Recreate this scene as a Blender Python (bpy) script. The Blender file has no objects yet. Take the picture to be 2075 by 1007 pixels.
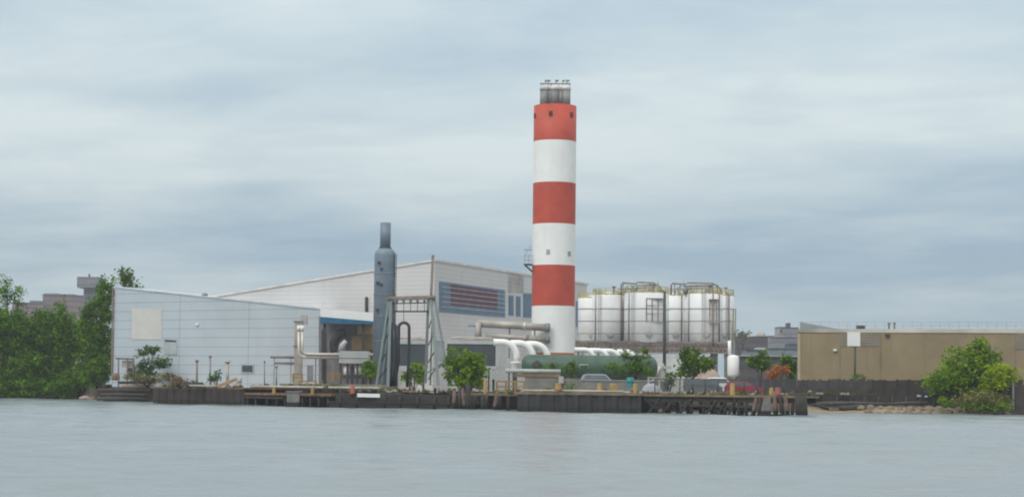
import bpy, math, random
import numpy as np
from mathutils import Vector, Matrix

rng = random.Random(7)
S = bpy.context.scene
COL = S.collection
V = Vector
R = math.radians

# ------------------------------------------------------------------ camera
F_PX = 3846.0
CAM = V((0, 0, 2.6))
ROT = Matrix.Rotation(R(90 + 4.22), 3, 'X') @ Matrix.Rotation(R(0.65), 3, 'Z')
cd = bpy.data.cameras.new('camera')
cd.sensor_width = 36
cd.lens = 36 * F_PX / 2075
cd.clip_start = 0.5
cd.clip_end = 20000
cam = bpy.data.objects.new('camera', cd)
cam.matrix_world = Matrix.Translation(CAM) @ ROT.to_4x4()
COL.objects.link(cam)
S.camera = cam


def ray(px, py):
    return ROT @ V(((px - 1037.5) / F_PX, -(py - 503.5) / F_PX, -1.0))


def P(px, py, Y):
    """surveyed point: bearing and height seen from the boat, at distance Y"""
    d = ray(px, py)
    return CAM + d * (Y / d.y)


def W(px, py, z=0.0):
    d = ray(px, py)
    return CAM + d * ((z - CAM.z) / d.z)


def PP(px, py, p0, n):
    d = ray(px, py)
    return CAM + d * ((p0 - CAM).dot(n) / d.dot(n))


GZ = 2.2    # level of the plant yard


def G(px, Y, z=GZ):
    """point on the yard below a bearing"""
    p = P(px, 785, Y)
    return V((p.x, p.y, z))


# ------------------------------------------------------------------ materials
def new_mat(name):
    m = bpy.data.materials.new(name)
    m.use_nodes = True
    nt = m.node_tree
    for n in list(nt.nodes):
        nt.nodes.remove(n)
    out = nt.nodes.new('ShaderNodeOutputMaterial')
    b = nt.nodes.new('ShaderNodeBsdfPrincipled')
    nt.links.new(b.outputs[0], out.inputs[0])
    return m, nt, b, out


def mixc(nt, fac, a, b, mode='MIX'):
    n = nt.nodes.new('ShaderNodeMix')
    n.data_type = 'RGBA'
    n.blend_type = mode
    for s, v in ((n.inputs[0], fac), (n.inputs[6], a), (n.inputs[7], b)):
        if isinstance(v, (int, float)):
            s.default_value = v
        elif isinstance(v, (tuple, list)):
            s.default_value = (*v[:3], 1)
        else:
            nt.links.new(v, s)
    return n.outputs[2]


def math_(nt, op, a, b=None, c=None, clamp=False):
    n = nt.nodes.new('ShaderNodeMath')
    n.operation = op
    n.use_clamp = clamp
    for i, v in enumerate((a, b, c)):
        if v is None:
            continue
        if isinstance(v, (int, float)):
            n.inputs[i].default_value = v
        else:
            nt.links.new(v, n.inputs[i])
    return n.outputs[0]


def noise(nt, vec, scale, detail=4, rough=0.55, dist=0):
    n = nt.nodes.new('ShaderNodeTexNoise')
    n.inputs['Scale'].default_value = scale
    n.inputs['Detail'].default_value = detail
    n.inputs['Roughness'].default_value = rough
    n.inputs['Distortion'].default_value = dist
    nt.links.new(vec, n.inputs['Vector'])
    return n.outputs['Fac']


def scaled(nt, vec, s):
    n = nt.nodes.new('ShaderNodeVectorMath')
    n.operation = 'MULTIPLY'
    nt.links.new(vec, n.inputs[0])
    n.inputs[1].default_value = s
    return n.outputs[0]


def ramp(nt, fac, lo, hi):
    n = nt.nodes.new('ShaderNodeMapRange')
    n.inputs[1].default_value = lo
    n.inputs[2].default_value = hi
    n.clamp = True
    nt.links.new(fac, n.inputs[0])
    return n.outputs[0]


MATS = {}


def M(name, col, rough=0.6, metal=0.0, var=0.18, vscale=0.6, stain=None, stain_amt=0.5, stain_lo=0.52,
      seam_z=None, seam_x=None, seam_w=0.05, seam_k=0.75, bump=0.0, tide=False):
    m, nt, b, out = new_mat(name)
    g = nt.nodes.new('ShaderNodeNewGeometry')
    pos = g.outputs['Position']
    c1 = tuple(x * (1 - var) for x in col)
    c2 = tuple(min(1, x * (1 + var)) for x in col)
    f = noise(nt, pos, vscale, 5)
    c = mixc(nt, ramp(nt, f, 0.3, 0.7), c1, c2)
    if stain:
        s = noise(nt, scaled(nt, pos, (0.9, 0.9, 0.09)), 1.0, 6, 0.65)
        s2 = noise(nt, pos, 0.35, 3)
        sf = math_(nt, 'MULTIPLY', ramp(nt, s, stain_lo, stain_lo + 0.22), ramp(nt, s2, 0.35, 0.65))
        c = mixc(nt, math_(nt, 'MULTIPLY', sf, stain_amt), c, stain)
    sep = None
    for per, ax in ((seam_z, 'Z'), (seam_x, 'X')):
        if per:
            if sep is None:
                sep = nt.nodes.new('ShaderNodeSeparateXYZ')
                nt.links.new(pos, sep.inputs[0])
            fr = math_(nt, 'FRACT', math_(nt, 'DIVIDE', math_(nt, 'ADD', sep.outputs[ax], 498.6), per))
            ln = math_(nt, 'LESS_THAN', fr, seam_w / per)
            c = mixc(nt, ln, c, mixc(nt, 1.0, c, (seam_k, seam_k, seam_k), 'MULTIPLY'))
    if tide:
        # weed and wet slime up to the high water mark
        if sep is None:
            sep = nt.nodes.new('ShaderNodeSeparateXYZ')
            nt.links.new(pos, sep.inputs[0])
        lv = math_(nt, 'ADD', sep.outputs['Z'], math_(nt, 'MULTIPLY', noise(nt, pos, 1.3, 3), -0.5))
        c = mixc(nt, ramp(nt, lv, 0.45, 0.25), c, (0.014, 0.018, 0.011))
    nt.links.new(c, b.inputs['Base Color'])
    b.inputs['Roughness'].default_value = rough
    b.inputs['Metallic'].default_value = metal
    if bump:
        bp = nt.nodes.new('ShaderNodeBump')
        bp.inputs['Strength'].default_value = bump
        bp.inputs['Distance'].default_value = 0.05
        nt.links.new(noise(nt, pos, 3.0, 5), bp.inputs['Height'])
        nt.links.new(bp.outputs[0], b.inputs['Normal'])
    MATS[name] = m
    return m


def leaf_mat(name, dark, light):
    m, nt, b, out = new_mat(name)
    at = nt.nodes.new('ShaderNodeAttribute')
    at.attribute_name = 'tint'
    c = mixc(nt, at.outputs['Fac'], dark, light)
    nt.links.new(c, b.inputs['Base Color'])
    b.inputs['Roughness'].default_value = 0.7
    b.inputs['Specular IOR Level'].default_value = 0.15
    tr = nt.nodes.new('ShaderNodeBsdfTranslucent')
    nt.links.new(c, tr.inputs[0])
    mx = nt.nodes.new('ShaderNodeMixShader')
    mx.inputs[0].default_value = 0.3
    nt.links.new(b.outputs[0], mx.inputs[1])
    nt.links.new(tr.outputs[0], mx.inputs[2])
    nt.links.new(mx.outputs[0], out.inputs[0])
    return m


RUST = (0.10, 0.045, 0.025)
m_red = M('red_paint', (0.47, 0.068, 0.040), 0.6, var=0.13, stain=(0.30, 0.075, 0.055), stain_amt=0.5)
m_white = M('white_paint', (0.80, 0.81, 0.79), 0.5, var=0.04, stain=(0.56, 0.43, 0.38), stain_amt=0.45, stain_lo=0.54)
m_orange = M('orange_primer', (0.42, 0.13, 0.06), 0.6)
m_flue = M('flue_steel', (0.22, 0.225, 0.22), 0.55, metal=0.1, var=0.3, stain=(0.05, 0.05, 0.05))
m_flue_band = M('flue_band', (0.66, 0.63, 0.60), 0.5)
m_dark = M('dark_steel', (0.045, 0.048, 0.05), 0.6, var=0.3)
m_port = M('port_rust', (0.10, 0.03, 0.025), 0.7)
m_galv = M('galvanised_steel', (0.36, 0.37, 0.37), 0.45, metal=0.35, var=0.15, stain=(0.16, 0.14, 0.12))
m_greenish = M('pale_green_steel', (0.20, 0.24, 0.235), 0.55, var=0.15, stain=(0.14, 0.13, 0.11))
m_hall = M('hall_siding', (0.60, 0.595, 0.595), 0.6, var=0.06, vscale=0.12, stain=(0.36, 0.30, 0.26), stain_amt=0.45,
           stain_lo=0.55, seam_z=0.62, seam_w=0.11, seam_k=0.86)
m_hall_roof = M('hall_roof', (0.66, 0.63, 0.60), 0.6)
m_shed = M('shed_siding', (0.445, 0.505, 0.545), 0.5, var=0.07, vscale=0.15, stain=(0.33, 0.34, 0.34), stain_amt=0.4, stain_lo=0.54, seam_z=1.37, seam_x=11.49, seam_w=0.13, seam_k=0.74)
m_cream = M('cream_panel', (0.56, 0.55, 0.51), 0.6, var=0.05)
m_trim = M('grey_trim', (0.36, 0.40, 0.43), 0.5)
m_glass = M('dark_glass', (0.10, 0.13, 0.14), 0.15, var=0.3)
m_blueframe = M('blue_frame', (0.12, 0.215, 0.33), 0.5, var=0.12)
m_bluepane = M('blue_panel', (0.09, 0.15, 0.21), 0.3, var=0.2)
m_maroon = M('maroon_panel', (0.10, 0.025, 0.045), 0.45, var=0.2)
m_mull = M('mullion', (0.50, 0.56, 0.64), 0.5)
m_blue = M('blue_awning', (0.02, 0.12, 0.24), 0.5, var=0.2)
m_bay = M('bay_lining', (0.20, 0.20, 0.22), 0.7, var=0.2)
m_tan = M('tan_paint', (0.33, 0.25, 0.12), 0.6, var=0.15, stain=(0.10, 0.07, 0.04))
m_bluegrey = M('bluegrey_steel', (0.155, 0.205, 0.26), 0.5, var=0.16, stain=(0.09, 0.11, 0.13), stain_amt=0.6)
m_silver = M('silver_cladding', (0.56, 0.53, 0.49), 0.4, metal=0.3, var=0.1, stain=(0.25, 0.2, 0.16))
m_duct = M('weathered_duct', (0.40, 0.37, 0.34), 0.55, metal=0.2, var=0.2, stain=(0.20, 0.13, 0.09), stain_amt=0.7, stain_lo=0.48)
m_louver = M('louvre_black', (0.06, 0.075, 0.085), 0.6, var=0.2, seam_z=0.3, seam_w=0.12, seam_k=0.5)
m_unit = M('unit_grey', (0.40, 0.43, 0.43), 0.55, var=0.1, stain=(0.25, 0.24, 0.22))
m_tank = M('tank_white', (0.84, 0.86, 0.86), 0.5, var=0.05, stain=(0.42, 0.36, 0.31), stain_amt=0.5, stain_lo=0.54)
m_ring = M('tank_ring', (0.38, 0.38, 0.36), 0.6, var=0.2)
m_yellow = M('yellow_rail', (0.46, 0.40, 0.15), 0.6, var=0.3)
m_yel2 = M('yellow_post', (0.27, 0.17, 0.045), 0.6, var=0.25, stain=(0.18, 0.10, 0.04))
m_rack = M('rusty_rack', (0.25, 0.21, 0.19), 0.75, var=0.35, vscale=1.5)
m_pipegrey = M('pipe_grey', (0.20, 0.19, 0.19), 0.6, var=0.3)
m_rustpipe = M('rusty_pipe', (0.24, 0.165, 0.14), 0.7, var=0.3)
m_green = M('green_tank_paint', (0.040, 0.092, 0.060), 0.55, var=0.32, stain=(0.04, 0.07, 0.05))
m_hose = M('black_hose', (0.022, 0.028, 0.038), 0.5)
m_brown = M('tan_brick', (0.262, 0.208, 0.122), 0.8, var=0.13, vscale=0.35, stain=(0.17, 0.13, 0.085), stain_amt=0.6, stain_lo=0.5, seam_x=7.4, seam_w=0.12, seam_k=0.85)
m_coping = M('pale_coping', (0.50, 0.46, 0.40), 0.6, var=0.45, vscale=0.13)
m_grille = M('wall_grille', (0.22, 0.195, 0.15), 0.7, var=0.15, seam_z=0.36, seam_w=0.1, seam_k=0.7)
m_slope = M('grey_green_cladding', (0.22, 0.27, 0.28), 0.6, var=0.15)
m_weather = M('weathered_timber', (0.048, 0.040, 0.035), 0.85, var=0.35, vscale=1.2, stain=(0.16, 0.14, 0.13), stain_amt=0.4)
m_fencegrey = M('grey_weathered_board', (0.058, 0.054, 0.052), 0.85, var=0.3, vscale=0.8, stain=(0.24, 0.24, 0.24), stain_amt=0.4)
m_sheet = M('rusted_sheet_pile', (0.038, 0.027, 0.024), 0.8, tide=True, var=0.35, vscale=0.5, stain=(0.10, 0.05, 0.035), stain_amt=0.6)
m_sheet2 = M('black_sheet_pile', (0.026, 0.026, 0.028), 0.8, tide=True, var=0.35, vscale=0.5, stain=(0.075, 0.05, 0.045), stain_amt=0.5)
m_pile = M('wet_pile', (0.034, 0.028, 0.025), 0.8, tide=True, var=0.4, vscale=1.2)
m_pile2 = M('brown_pile', (0.14, 0.088, 0.068), 0.85, tide=True, var=0.35, vscale=1.4, stain=(0.28, 0.22, 0.2), stain_amt=0.5)
m_cap = M('timber_cap', (0.17, 0.13, 0.075), 0.8, var=0.35, vscale=1.0, stain=(0.08, 0.06, 0.04))
m_rustcap = M('rust_cap', (0.16, 0.09, 0.05), 0.8, var=0.35, vscale=1.2)
m_log = M('bleached_log', (0.34, 0.26, 0.22), 0.8, var=0.3)
m_conc = M('concrete', (0.19, 0.19, 0.18), 0.85, tide=True, var=0.2, vscale=0.8, stain=(0.13, 0.12, 0.11))
m_palec = M('pale_concrete', (0.40, 0.385, 0.36), 0.8, var=0.2)
m_plank = M('white_plank', (0.78, 0.78, 0.76), 0.5, var=0.05)
m_teal = M('teal_plastic', (0.004, 0.20, 0.20), 0.5)
m_redcar = M('red_car_paint', (0.36, 0.022, 0.035), 0.3, var=0.1)
m_redpost = M('red_rust_post', (0.27, 0.06, 0.04), 0.6)
m_silvercar = M('silver_car_paint', (0.32, 0.34, 0.36), 0.3, metal=0.3, var=0.05)
m_whitecar = M('white_car_paint', (0.78, 0.79, 0.80), 0.3, var=0.03)
m_greycar = M('grey_car_paint', (0.14, 0.15, 0.165), 0.35, var=0.1)
m_tyre = M('tyre_rubber', (0.02, 0.02, 0.02), 0.8)
m_lamp = M('lamp_lens', (0.6, 0.55, 0.5), 0.2)
m_tail = M('tail_lens', (0.3, 0.02, 0.02), 0.25)
m_tarp = M('grey_tarpaulin', (0.26, 0.28, 0.31), 0.6, var=0.2)
m_bark = M('bark', (0.06, 0.045, 0.035), 0.9, var=0.3, vscale=2)
m_rock = M('tan_rock', (0.18, 0.142, 0.095), 0.9, var=0.3, vscale=0.9, bump=0.3)
m_rock2 = M('grey_rock', (0.22, 0.19, 0.16), 0.9, var=0.3, vscale=0.9, bump=0.3)
m_sand = M('beach_sand', (0.23, 0.185, 0.12), 0.9, var=0.2)
m_land = M('yard_ground', (0.065, 0.052, 0.040), 0.95, var=0.3, vscale=0.15, stain=(0.07, 0.09, 0.04))
m_fbrick = M('far_brick_hazed', (0.21, 0.165, 0.17), 0.8, var=0.12, seam_z=3.2, seam_w=1.2, seam_k=0.75)  # brick lightened to put extra distance haze into its colour
m_fgrey = M('far_grey_hazed', (0.19, 0.205, 0.235), 0.8, var=0.12, seam_z=3.4, seam_w=1.3, seam_k=0.75)  # grey raised so the base colour itself carries some haze
m_ftan = M('far_tan', (0.36, 0.29, 0.24), 0.8, var=0.1, seam_z=3.4, seam_w=1.2, seam_k=0.85)
m_fpink = M('far_pale', (0.36, 0.33, 0.32), 0.8, var=0.1, seam_z=3.4, seam_w=1.2, seam_k=0.85)
m_fdark = M('far_dark', (0.075, 0.065, 0.07), 0.8, var=0.15, seam_z=3.0, seam_w=1.2, seam_k=0.7)
m_froof = M('far_roof', (0.5, 0.5, 0.5), 0.7)
m_fwin = M('far_window', (0.05, 0.06, 0.08), 0.3)
l_dark = leaf_mat('leaf_dark', (0.032, 0.090, 0.006), (0.165, 0.32, 0.012))
l_mid = leaf_mat('leaf_mid', (0.034, 0.078, 0.003), (0.135, 0.245, 0.004))
l_blue = leaf_mat('leaf_bluish', (0.035, 0.085, 0.015), (0.09, 0.19, 0.03))
l_bright = leaf_mat('leaf_bright', (0.060, 0.130, 0.0), (0.22, 0.37, 0.0))
l_lime = leaf_mat('leaf_lime', (0.18, 0.27, 0.0), (0.36, 0.47, 0.0))
l_olive = leaf_mat('leaf_olive', (0.12, 0.13, 0.035), (0.28, 0.27, 0.09))
l_rust = leaf_mat('leaf_rust', (0.3, 0.1, 0.025), (0.58, 0.2, 0.05))
l_ochre = leaf_mat('leaf_ochre', (0.12, 0.075, 0.03), (0.25, 0.15, 0.05))
l_far = leaf_mat('leaf_far', (0.10, 0.11, 0.05), (0.20, 0.20, 0.09))

# ------------------------------------------------------------------ objects
ORG = {}


def tag(o, label=None, cat=None, group=None, kind=None):
    if label:
        o['label'] = label
    if cat:
        o['category'] = cat
    if group:
        o['group'] = group
    if kind:
        o['kind'] = kind
    return o


def thing(name, label, cat, loc, group=None):
    o = bpy.data.objects.new(name, None)
    o.empty_display_size = 0.5
    COL.objects.link(o)
    o.location = loc
    ORG[o] = V(loc)
    return tag(o, label, cat, group)


class MB:
    def __init__(s):
        s.v, s.f, s.m, s.sm = [], [], [], []

    def add(s, vs, fs, mi=0, smooth=False):
        k = len(s.v)
        s.v += [V(v) for v in vs]
        for f in fs:
            s.f.append([i + k for i in f])
            s.m.append(mi)
            s.sm.append(smooth)
        return s

    def box(s, x0, x1, y0, y1, z0, z1, mi=0):
        vs = [(x, y, z) for z in (z0, z1) for y in (y0, y1) for x in (x0, x1)]
        return s.add(vs, [(0, 2, 3, 1), (4, 5, 7, 6), (0, 1, 5, 4), (2, 6, 7, 3), (0, 4, 6, 2), (1, 3, 7, 5)], mi)

    def prism(s, poly, ext, mi=0):
        ext = V(ext)
        n = len(poly)
        vs = [V(p) for p in poly] + [V(p) + ext for p in poly]
        fs = [list(range(n))[::-1], list(range(n, 2 * n))]
        fs += [(i, (i + 1) % n, n + (i + 1) % n, n + i) for i in range(n)]
        return s.add(vs, fs, mi)

    def bar(s, p, q, w, h=None, mi=0, up=(0, 0, 1)):
        p, q = V(p), V(q)
        h = h or w
        d = (q - p).normalized()
        u = V(up)
        if abs(d.dot(u)) > 0.98:
            u = V((0, 1, 0))
        a = d.cross(u).normalized() * w / 2
        b = a.cross(d).normalized() * h / 2
        return s.prism([p - a - b, p + a - b, p + a + b, p - a + b], q - p, mi)

    def tube(s, pts, r, n=10, mi=0):
        pts = [V(p) for p in pts]
        rs = r if isinstance(r, (list, tuple)) else [r] * len(pts)
        k0 = len(s.v)
        prev = None
        for i, p in enumerate(pts):
            d = (pts[min(i + 1, len(pts) - 1)] - pts[max(i - 1, 0)]).normalized()
            if prev is None:
                u = V((0, 0, 1)) if abs(d.z) < 0.9 else V((1, 0, 0))
                prev = (u - d * u.dot(d)).normalized()
            else:
                prev = (prev - d * prev.dot(d)).normalized()
            w = d.cross(prev)
            for j in range(n):
                a = 2 * math.pi * j / n
                s.v.append(p + (prev * math.cos(a) + w * math.sin(a)) * rs[i])
        for i in range(len(pts) - 1):
            for j in range(n):
                a, b = k0 + i * n + j, k0 + i * n + (j + 1) % n
                s.f.append([a, b, b + n, a + n])
                s.m.append(mi)
                s.sm.append(True)
        for ring in (list(range(k0, k0 + n))[::-1], list(range(k0 + (len(pts) - 1) * n, k0 + len(pts) * n))):
            s.f.append(ring)
            s.m.append(mi)
            s.sm.append(False)
        return s

    def lathe(s, prof, c, n=40, mis=None, axis=None):
        """prof: (radius, height) pairs; axis: turn the axis from +Z to this direction"""
        c = V(c)
        q = V((0, 0, 1)).rotation_difference(V(axis)).to_matrix() if axis is not None else Matrix.Identity(3)
        k0 = len(s.v)
        for r, z in prof:
            for j in range(n):
                a = 2 * math.pi * j / n
                s.v.append(c + q @ V((r * math.cos(a), r * math.sin(a), z)))
        for i in range(len(prof) - 1):
            for j in range(n):
                a, b = k0 + i * n + j, k0 + i * n + (j + 1) % n
                s.f.append([a, b, b + n, a + n])
                s.m.append(mis[i] if mis else 0)
                s.sm.append(abs(prof[i][1] - prof[i + 1][1]) > 1e-5)
        for ring, mi in ((list(range(k0, k0 + n))[::-1], mis[0] if mis else 0),
                         (list(range(k0 + (len(prof) - 1) * n, k0 + len(prof) * n)), mis[-1] if mis else 0)):
            s.f.append(ring)
            s.m.append(mi)
            s.sm.append(False)
        return s

    def build(s, name, mats, parent=None, loc=None):
        org = ORG.get(parent) if parent is not None else V(loc if loc is not None else (0, 0, 0))
        me = bpy.data.meshes.new(name)
        me.from_pydata([tuple(v - org) for v in s.v], [], s.f)
        for m in (mats if isinstance(mats, (list, tuple)) else [mats]):
            me.materials.append(m)
        me.polygons.foreach_set('material_index', s.m)
        me.polygons.foreach_set('use_smooth', s.sm)
        me.update()
        import bmesh
        bm = bmesh.new()
        bm.from_mesh(me)
        bmesh.ops.recalc_face_normals(bm, faces=bm.faces)
        bm.to_mesh(me)
        bm.free()
        o = bpy.data.objects.new(name, me)
        COL.objects.link(o)
        if parent is not None:
            o.parent = parent
        else:
            o.location = org
        ORG[o] = org
        return o


def dup(root, loc, rotz=0.0, label=None, parent=None, scale=None):
    c = root.copy()
    COL.objects.link(c)
    if parent is None:
        c.location = loc
        c.rotation_euler = (0, 0, rotz)
        if scale:
            c.scale = scale
        if label:
            c['label'] = label
        ORG[c] = V(loc)
    else:
        c.parent = parent
    for ch in root.children:
        dup(ch, None, parent=c)
    return c


def arc(c, u, v, r, a0, a1, n=10):
    return [V(c) + V(u) * r * math.cos(a0 + (a1 - a0) * i / n) + V(v) * r * math.sin(a0 + (a1 - a0) * i / n)
            for i in range(n + 1)]


def pbox(mb, x0, x1, yt, yb, Y, depth, mi=0, z0=None):
    """a box whose front stands at distance Y"""
    xm, ym = (x0 + x1) / 2, (yt + yb) / 2
    X0, X1 = P(x0, ym, Y).x, P(x1, ym, Y).x
    zt, zb = P(xm, yt, Y).z, P(xm, yb, Y).z
    return mb.box(X0, X1, Y, Y + depth, zb if z0 is None else z0, zt, mi)


# ------------------------------------------------------------------ trees
def leaves(blobs, n_cl, n_leaf, size, seed, cl_r=0.8, shell=0.5):
    r = np.random.RandomState(seed)
    cen, rad = [], []
    w = np.array([b[3] * b[4] * b[5] for b in blobs]) ** 0.67
    w /= w.sum()
    for bi in r.choice(len(blobs), n_cl, p=w):
        x, y, z, rx, ry, rz = blobs[bi]
        d = r.normal(size=3)
        d /= np.linalg.norm(d)
        k = shell + (1.02 - shell) * r.rand() ** 0.7
        cen.append((x + d[0] * rx * k, y + d[1] * ry * k, z + d[2] * rz * k))
        rad.append(cl_r * (0.55 + 0.8 * r.rand()))
    cen, rad = np.array(cen), np.array(rad)
    idx = np.repeat(np.arange(n_cl), n_leaf)
    d = r.normal(size=(len(idx), 3)) * np.array([0.55, 0.55, 0.42])
    c = cen[idx] + d * rad[idx][:, None]
    nrm = r.normal(size=(len(idx), 3)) + np.array([0, -0.2, 0.9])
    nrm /= np.linalg.norm(nrm, axis=1)[:, None]
    t = np.cross(nrm, r.normal(size=(len(idx), 3)))
    t /= np.linalg.norm(t, axis=1)[:, None]
    b = np.cross(nrm, t)
    s = (size * (0.5 + 1.3 * r.rand(len(idx)) ** 2))[:, None]
    q = np.stack([c - t * s, c - b * s * 0.55, c + t * s, c + b * s * 0.55], 1).reshape(-1, 3)
    clt = r.rand(n_cl)
    tint = np.clip(0.85 * clt[idx] ** 1.4 + 0.4 * r.rand(len(idx)) - 0.08, 0, 1)
    return q, tint


def crown(name, q, tint, mat, parent, origin):
    o_ = np.array(origin)
    n = len(q) // 4
    me = bpy.data.meshes.new(name)
    me.from_pydata((q - o_).tolist(), [], np.arange(n * 4).reshape(n, 4).tolist())
    a = me.attributes.new('tint', 'FLOAT', 'FACE')
    a.data.foreach_set('value', tint.astype(np.float32))
    me.materials.append(mat)
    o = bpy.data.objects.new(name, me)
    COL.objects.link(o)
    if parent is not None:
        o.parent = parent
    else:
        o.location = origin
    ORG[o] = V(origin)
    return o


def tree(name, label, cat, px, Y, blobs, mat, dens=1.0, leaf=0.2, group=None, gz=GZ, trunk_r=0.16, cl_r=0.8,
         shell=0.5, seed=None, lean=0.0):
    """blobs: (px, py, half width px, half height px) of the boughs seen; depth follows the width"""
    seed = seed if seed is not None else int(px * 7 + Y)
    base = G(px, Y, gz)
    k = Y / F_PX
    r = random.Random(seed)
    bl = []
    for b in blobs:
        p = P(b[0], b[1], Y)
        rx, rz = b[2] * k, b[3] * k
        bl.append((p.x, Y + (r.random() - 0.5) * rx * 0.8, p.z, rx, max(0.5 * rx, min(rx, 3.0)), rz))
    area = sum(b[3] * b[5] for b in bl)
    ncl = max(8, int(area * 9 * dens / max(0.3, cl_r)))
    q, tint = leaves(bl, ncl, 26, leaf, seed, cl_r, shell)
    t = thing(name, label, cat, base, group)
    crown('crown', q, tint, mat, t, base)
    mb = MB()
    top = max(bl, key=lambda b: b[2])
    fork = base + (V(top[:3]) - base) * 0.35
    fork.x += lean
    mb.tube([base - V((0, 0, 0.3)), base + (fork - base) * 0.5 + V((0.06, 0, 0)), fork], [trunk_r * 1.25, trunk_r, trunk_r * 0.8], 8)
    for b in bl:
        e = V(b[:3]) + V((0, 0, b[5] * 0.45))
        mid = (fork + e) / 2 + V((r.uniform(-.3, .3), r.uniform(-.3, .3), r.uniform(-.1, .3)))
        mb.tube([fork - V((0, 0, 0.1)), mid, e], [trunk_r * 0.7, trunk_r * 0.45, trunk_r * 0.15], 6)
        for _ in range(3):
            e2 = V((b[0] + r.uniform(-.8, .8) * b[3], b[1] + r.uniform(-.8, .8) * b[4], b[2] + r.uniform(-.3, .8) * b[5]))
            mb.tube([mid, (mid + e2) / 2 + V((0, 0, 0.15)), e2], [trunk_r * 0.35, trunk_r * 0.2, trunk_r * 0.07], 5)
    mb.build('trunk', m_bark, t)
    return t


def bush(name, label, cat, px, Y, blobs, mat, dens=1.0, leaf=0.15, group=None, gz=GZ, cl_r=0.45, shell=0.2, stems=True):
    base = G(px, Y, gz)
    k = Y / F_PX
    bl = []
    for b in blobs:
        p = P(b[0], b[1], Y)
        bl.append((p.x, Y, p.z, b[2] * k, max(0.3, b[2] * k * 0.8), b[3] * k))
    area = sum(b[3] * b[5] for b in bl)
    ncl = max(6, int(area * 14 * dens / cl_r))
    q, tint = leaves(bl, ncl, 20, leaf, int(px * 3 + Y), cl_r, shell)
    if not stems:
        return tag(crown(name, q, tint, mat, None, base), label, cat, group)
    t = thing(name, label, cat, base, group)
    crown('foliage', q, tint, mat, t, base)
    mb = MB()
    r = random.Random(int(px))
    for b in bl:
        for _ in range(3):
            e = V((b[0] + r.uniform(-.6, .6) * b[3], b[1] + r.uniform(-.6, .6) * b[4], b[2] + r.uniform(0, .6) * b[5]))
            mb.tube([base + V((r.uniform(-.1, .1), 0, -0.1)), (base + e) / 2 + V((0, 0, 0.2)), e], [0.05, 0.035, 0.015], 5)
    mb.build('stem', m_bark, t)
    return t


# ------------------------------------------------------------------ water, ground, shore
m, nt, b, out = new_mat('river_water')
g = nt.nodes.new('ShaderNodeNewGeometry')
pos = g.outputs['Position']
b.inputs['Base Color'].default_value = (0.19, 0.23, 0.245, 1)
b.inputs['IOR'].default_value = 1.33
n_r = noise(nt, scaled(nt, pos, (0.02, 0.07, 1)), 1.0, 4)
mr = nt.nodes.new('ShaderNodeMapRange')
mr.inputs[1].default_value, mr.inputs[2].default_value = 0.3, 0.7
mr.inputs[3].default_value, mr.inputs[4].default_value = 0.16, 0.32
nt.links.new(n_r, mr.inputs[0])
nt.links.new(mr.outputs[0], b.inputs['Roughness'])
h1 = noise(nt, scaled(nt, pos, (0.55, 0.9, 1)), 1.0, 6, 0.6, 0.4)
h2 = noise(nt, scaled(nt, pos, (0.10, 0.22, 1)), 1.0, 3, 0.5, 0.3)
hh = math_(nt, 'ADD', h1, math_(nt, 'MULTIPLY', h2, 1.6))
bp = nt.nodes.new('ShaderNodeBump')
bp.inputs['Strength'].default_value = 0.9
bp.inputs['Distance'].default_value = 0.08
nt.links.new(hh, bp.inputs['Height'])
nt.links.new(bp.outputs[0], b.inputs['Normal'])
m_water = m
mb = MB()
mb.add([(-6000, -200, -.14), (6000, -200, -.14), (6000, 9000, -.14), (-6000, 9000, -.14)], [(0, 1, 2, 3)])
ys_ = [16.0]
while ys_[-1] < 330:
    ys_.append(ys_[-1] + 0.24 + 0.0045 * max(0, ys_[-1] - 45))
ys_ = np.array(ys_)
us_ = np.linspace(-1, 1, 360)
GX = us_[None, :] * (0.33 * ys_[:, None] + 28)
GYY = np.repeat(ys_[:, None], 360, 1)
GZZ = np.zeros_like(GX)
wr = np.random.RandomState(5)
for i in range(46):
    lam = 0.8 * 1.075 ** i
    th = wr.normal() * 0.42 + 1.7
    amp = 0.0064 * lam ** 0.5 * (0.6 + 0.8 * wr.rand())
    kx, ky = 2 * math.pi / lam * math.cos(th), 2 * math.pi / lam * math.sin(th)
    fade = np.clip((lam / (0.5 + 0.0035 * GYY)) - 1.0, 0, 1)
    GZZ += amp * fade * np.sin(kx * GX + ky * GYY + wr.rand() * 6.28)
GZZ = np.clip(GZZ, -.12, .2)
GZZ[0], GZZ[-1], GZZ[:, 0], GZZ[:, -1] = -.16, -.16, -.16, -.16
nr_, nc_ = GX.shape
ii = np.arange(nr_ * nc_).reshape(nr_, nc_)
mb.add(np.stack([GX, GYY, GZZ], -1).reshape(-1, 3).tolist(), np.stack([ii[:-1, :-1], ii[:-1, 1:], ii[1:, 1:], ii[1:, :-1]], -1).reshape(-1, 4).tolist(), 0, True)
tag(mb.build('water', m_water), 'calm grey green river in front of the plant', 'water', kind='structure')

WL = [(-900, 800), (-80, 806), (110, 808), (305, 814), (310, 818), (495, 822), (670, 826), (918, 830), (1048, 834), (1300, 838), (1635, 844)]


def front(px, back=0.0):
    """quay line at water level under a bearing, moved landward by back metres"""
    for (a, ya), (c, yc) in zip(WL, WL[1:]):
        if a <= px <= c:
            p = W(px, ya + (yc - ya) * (px - a) / (c - a))
            return V((p.x, p.y + back, 0))


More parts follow.
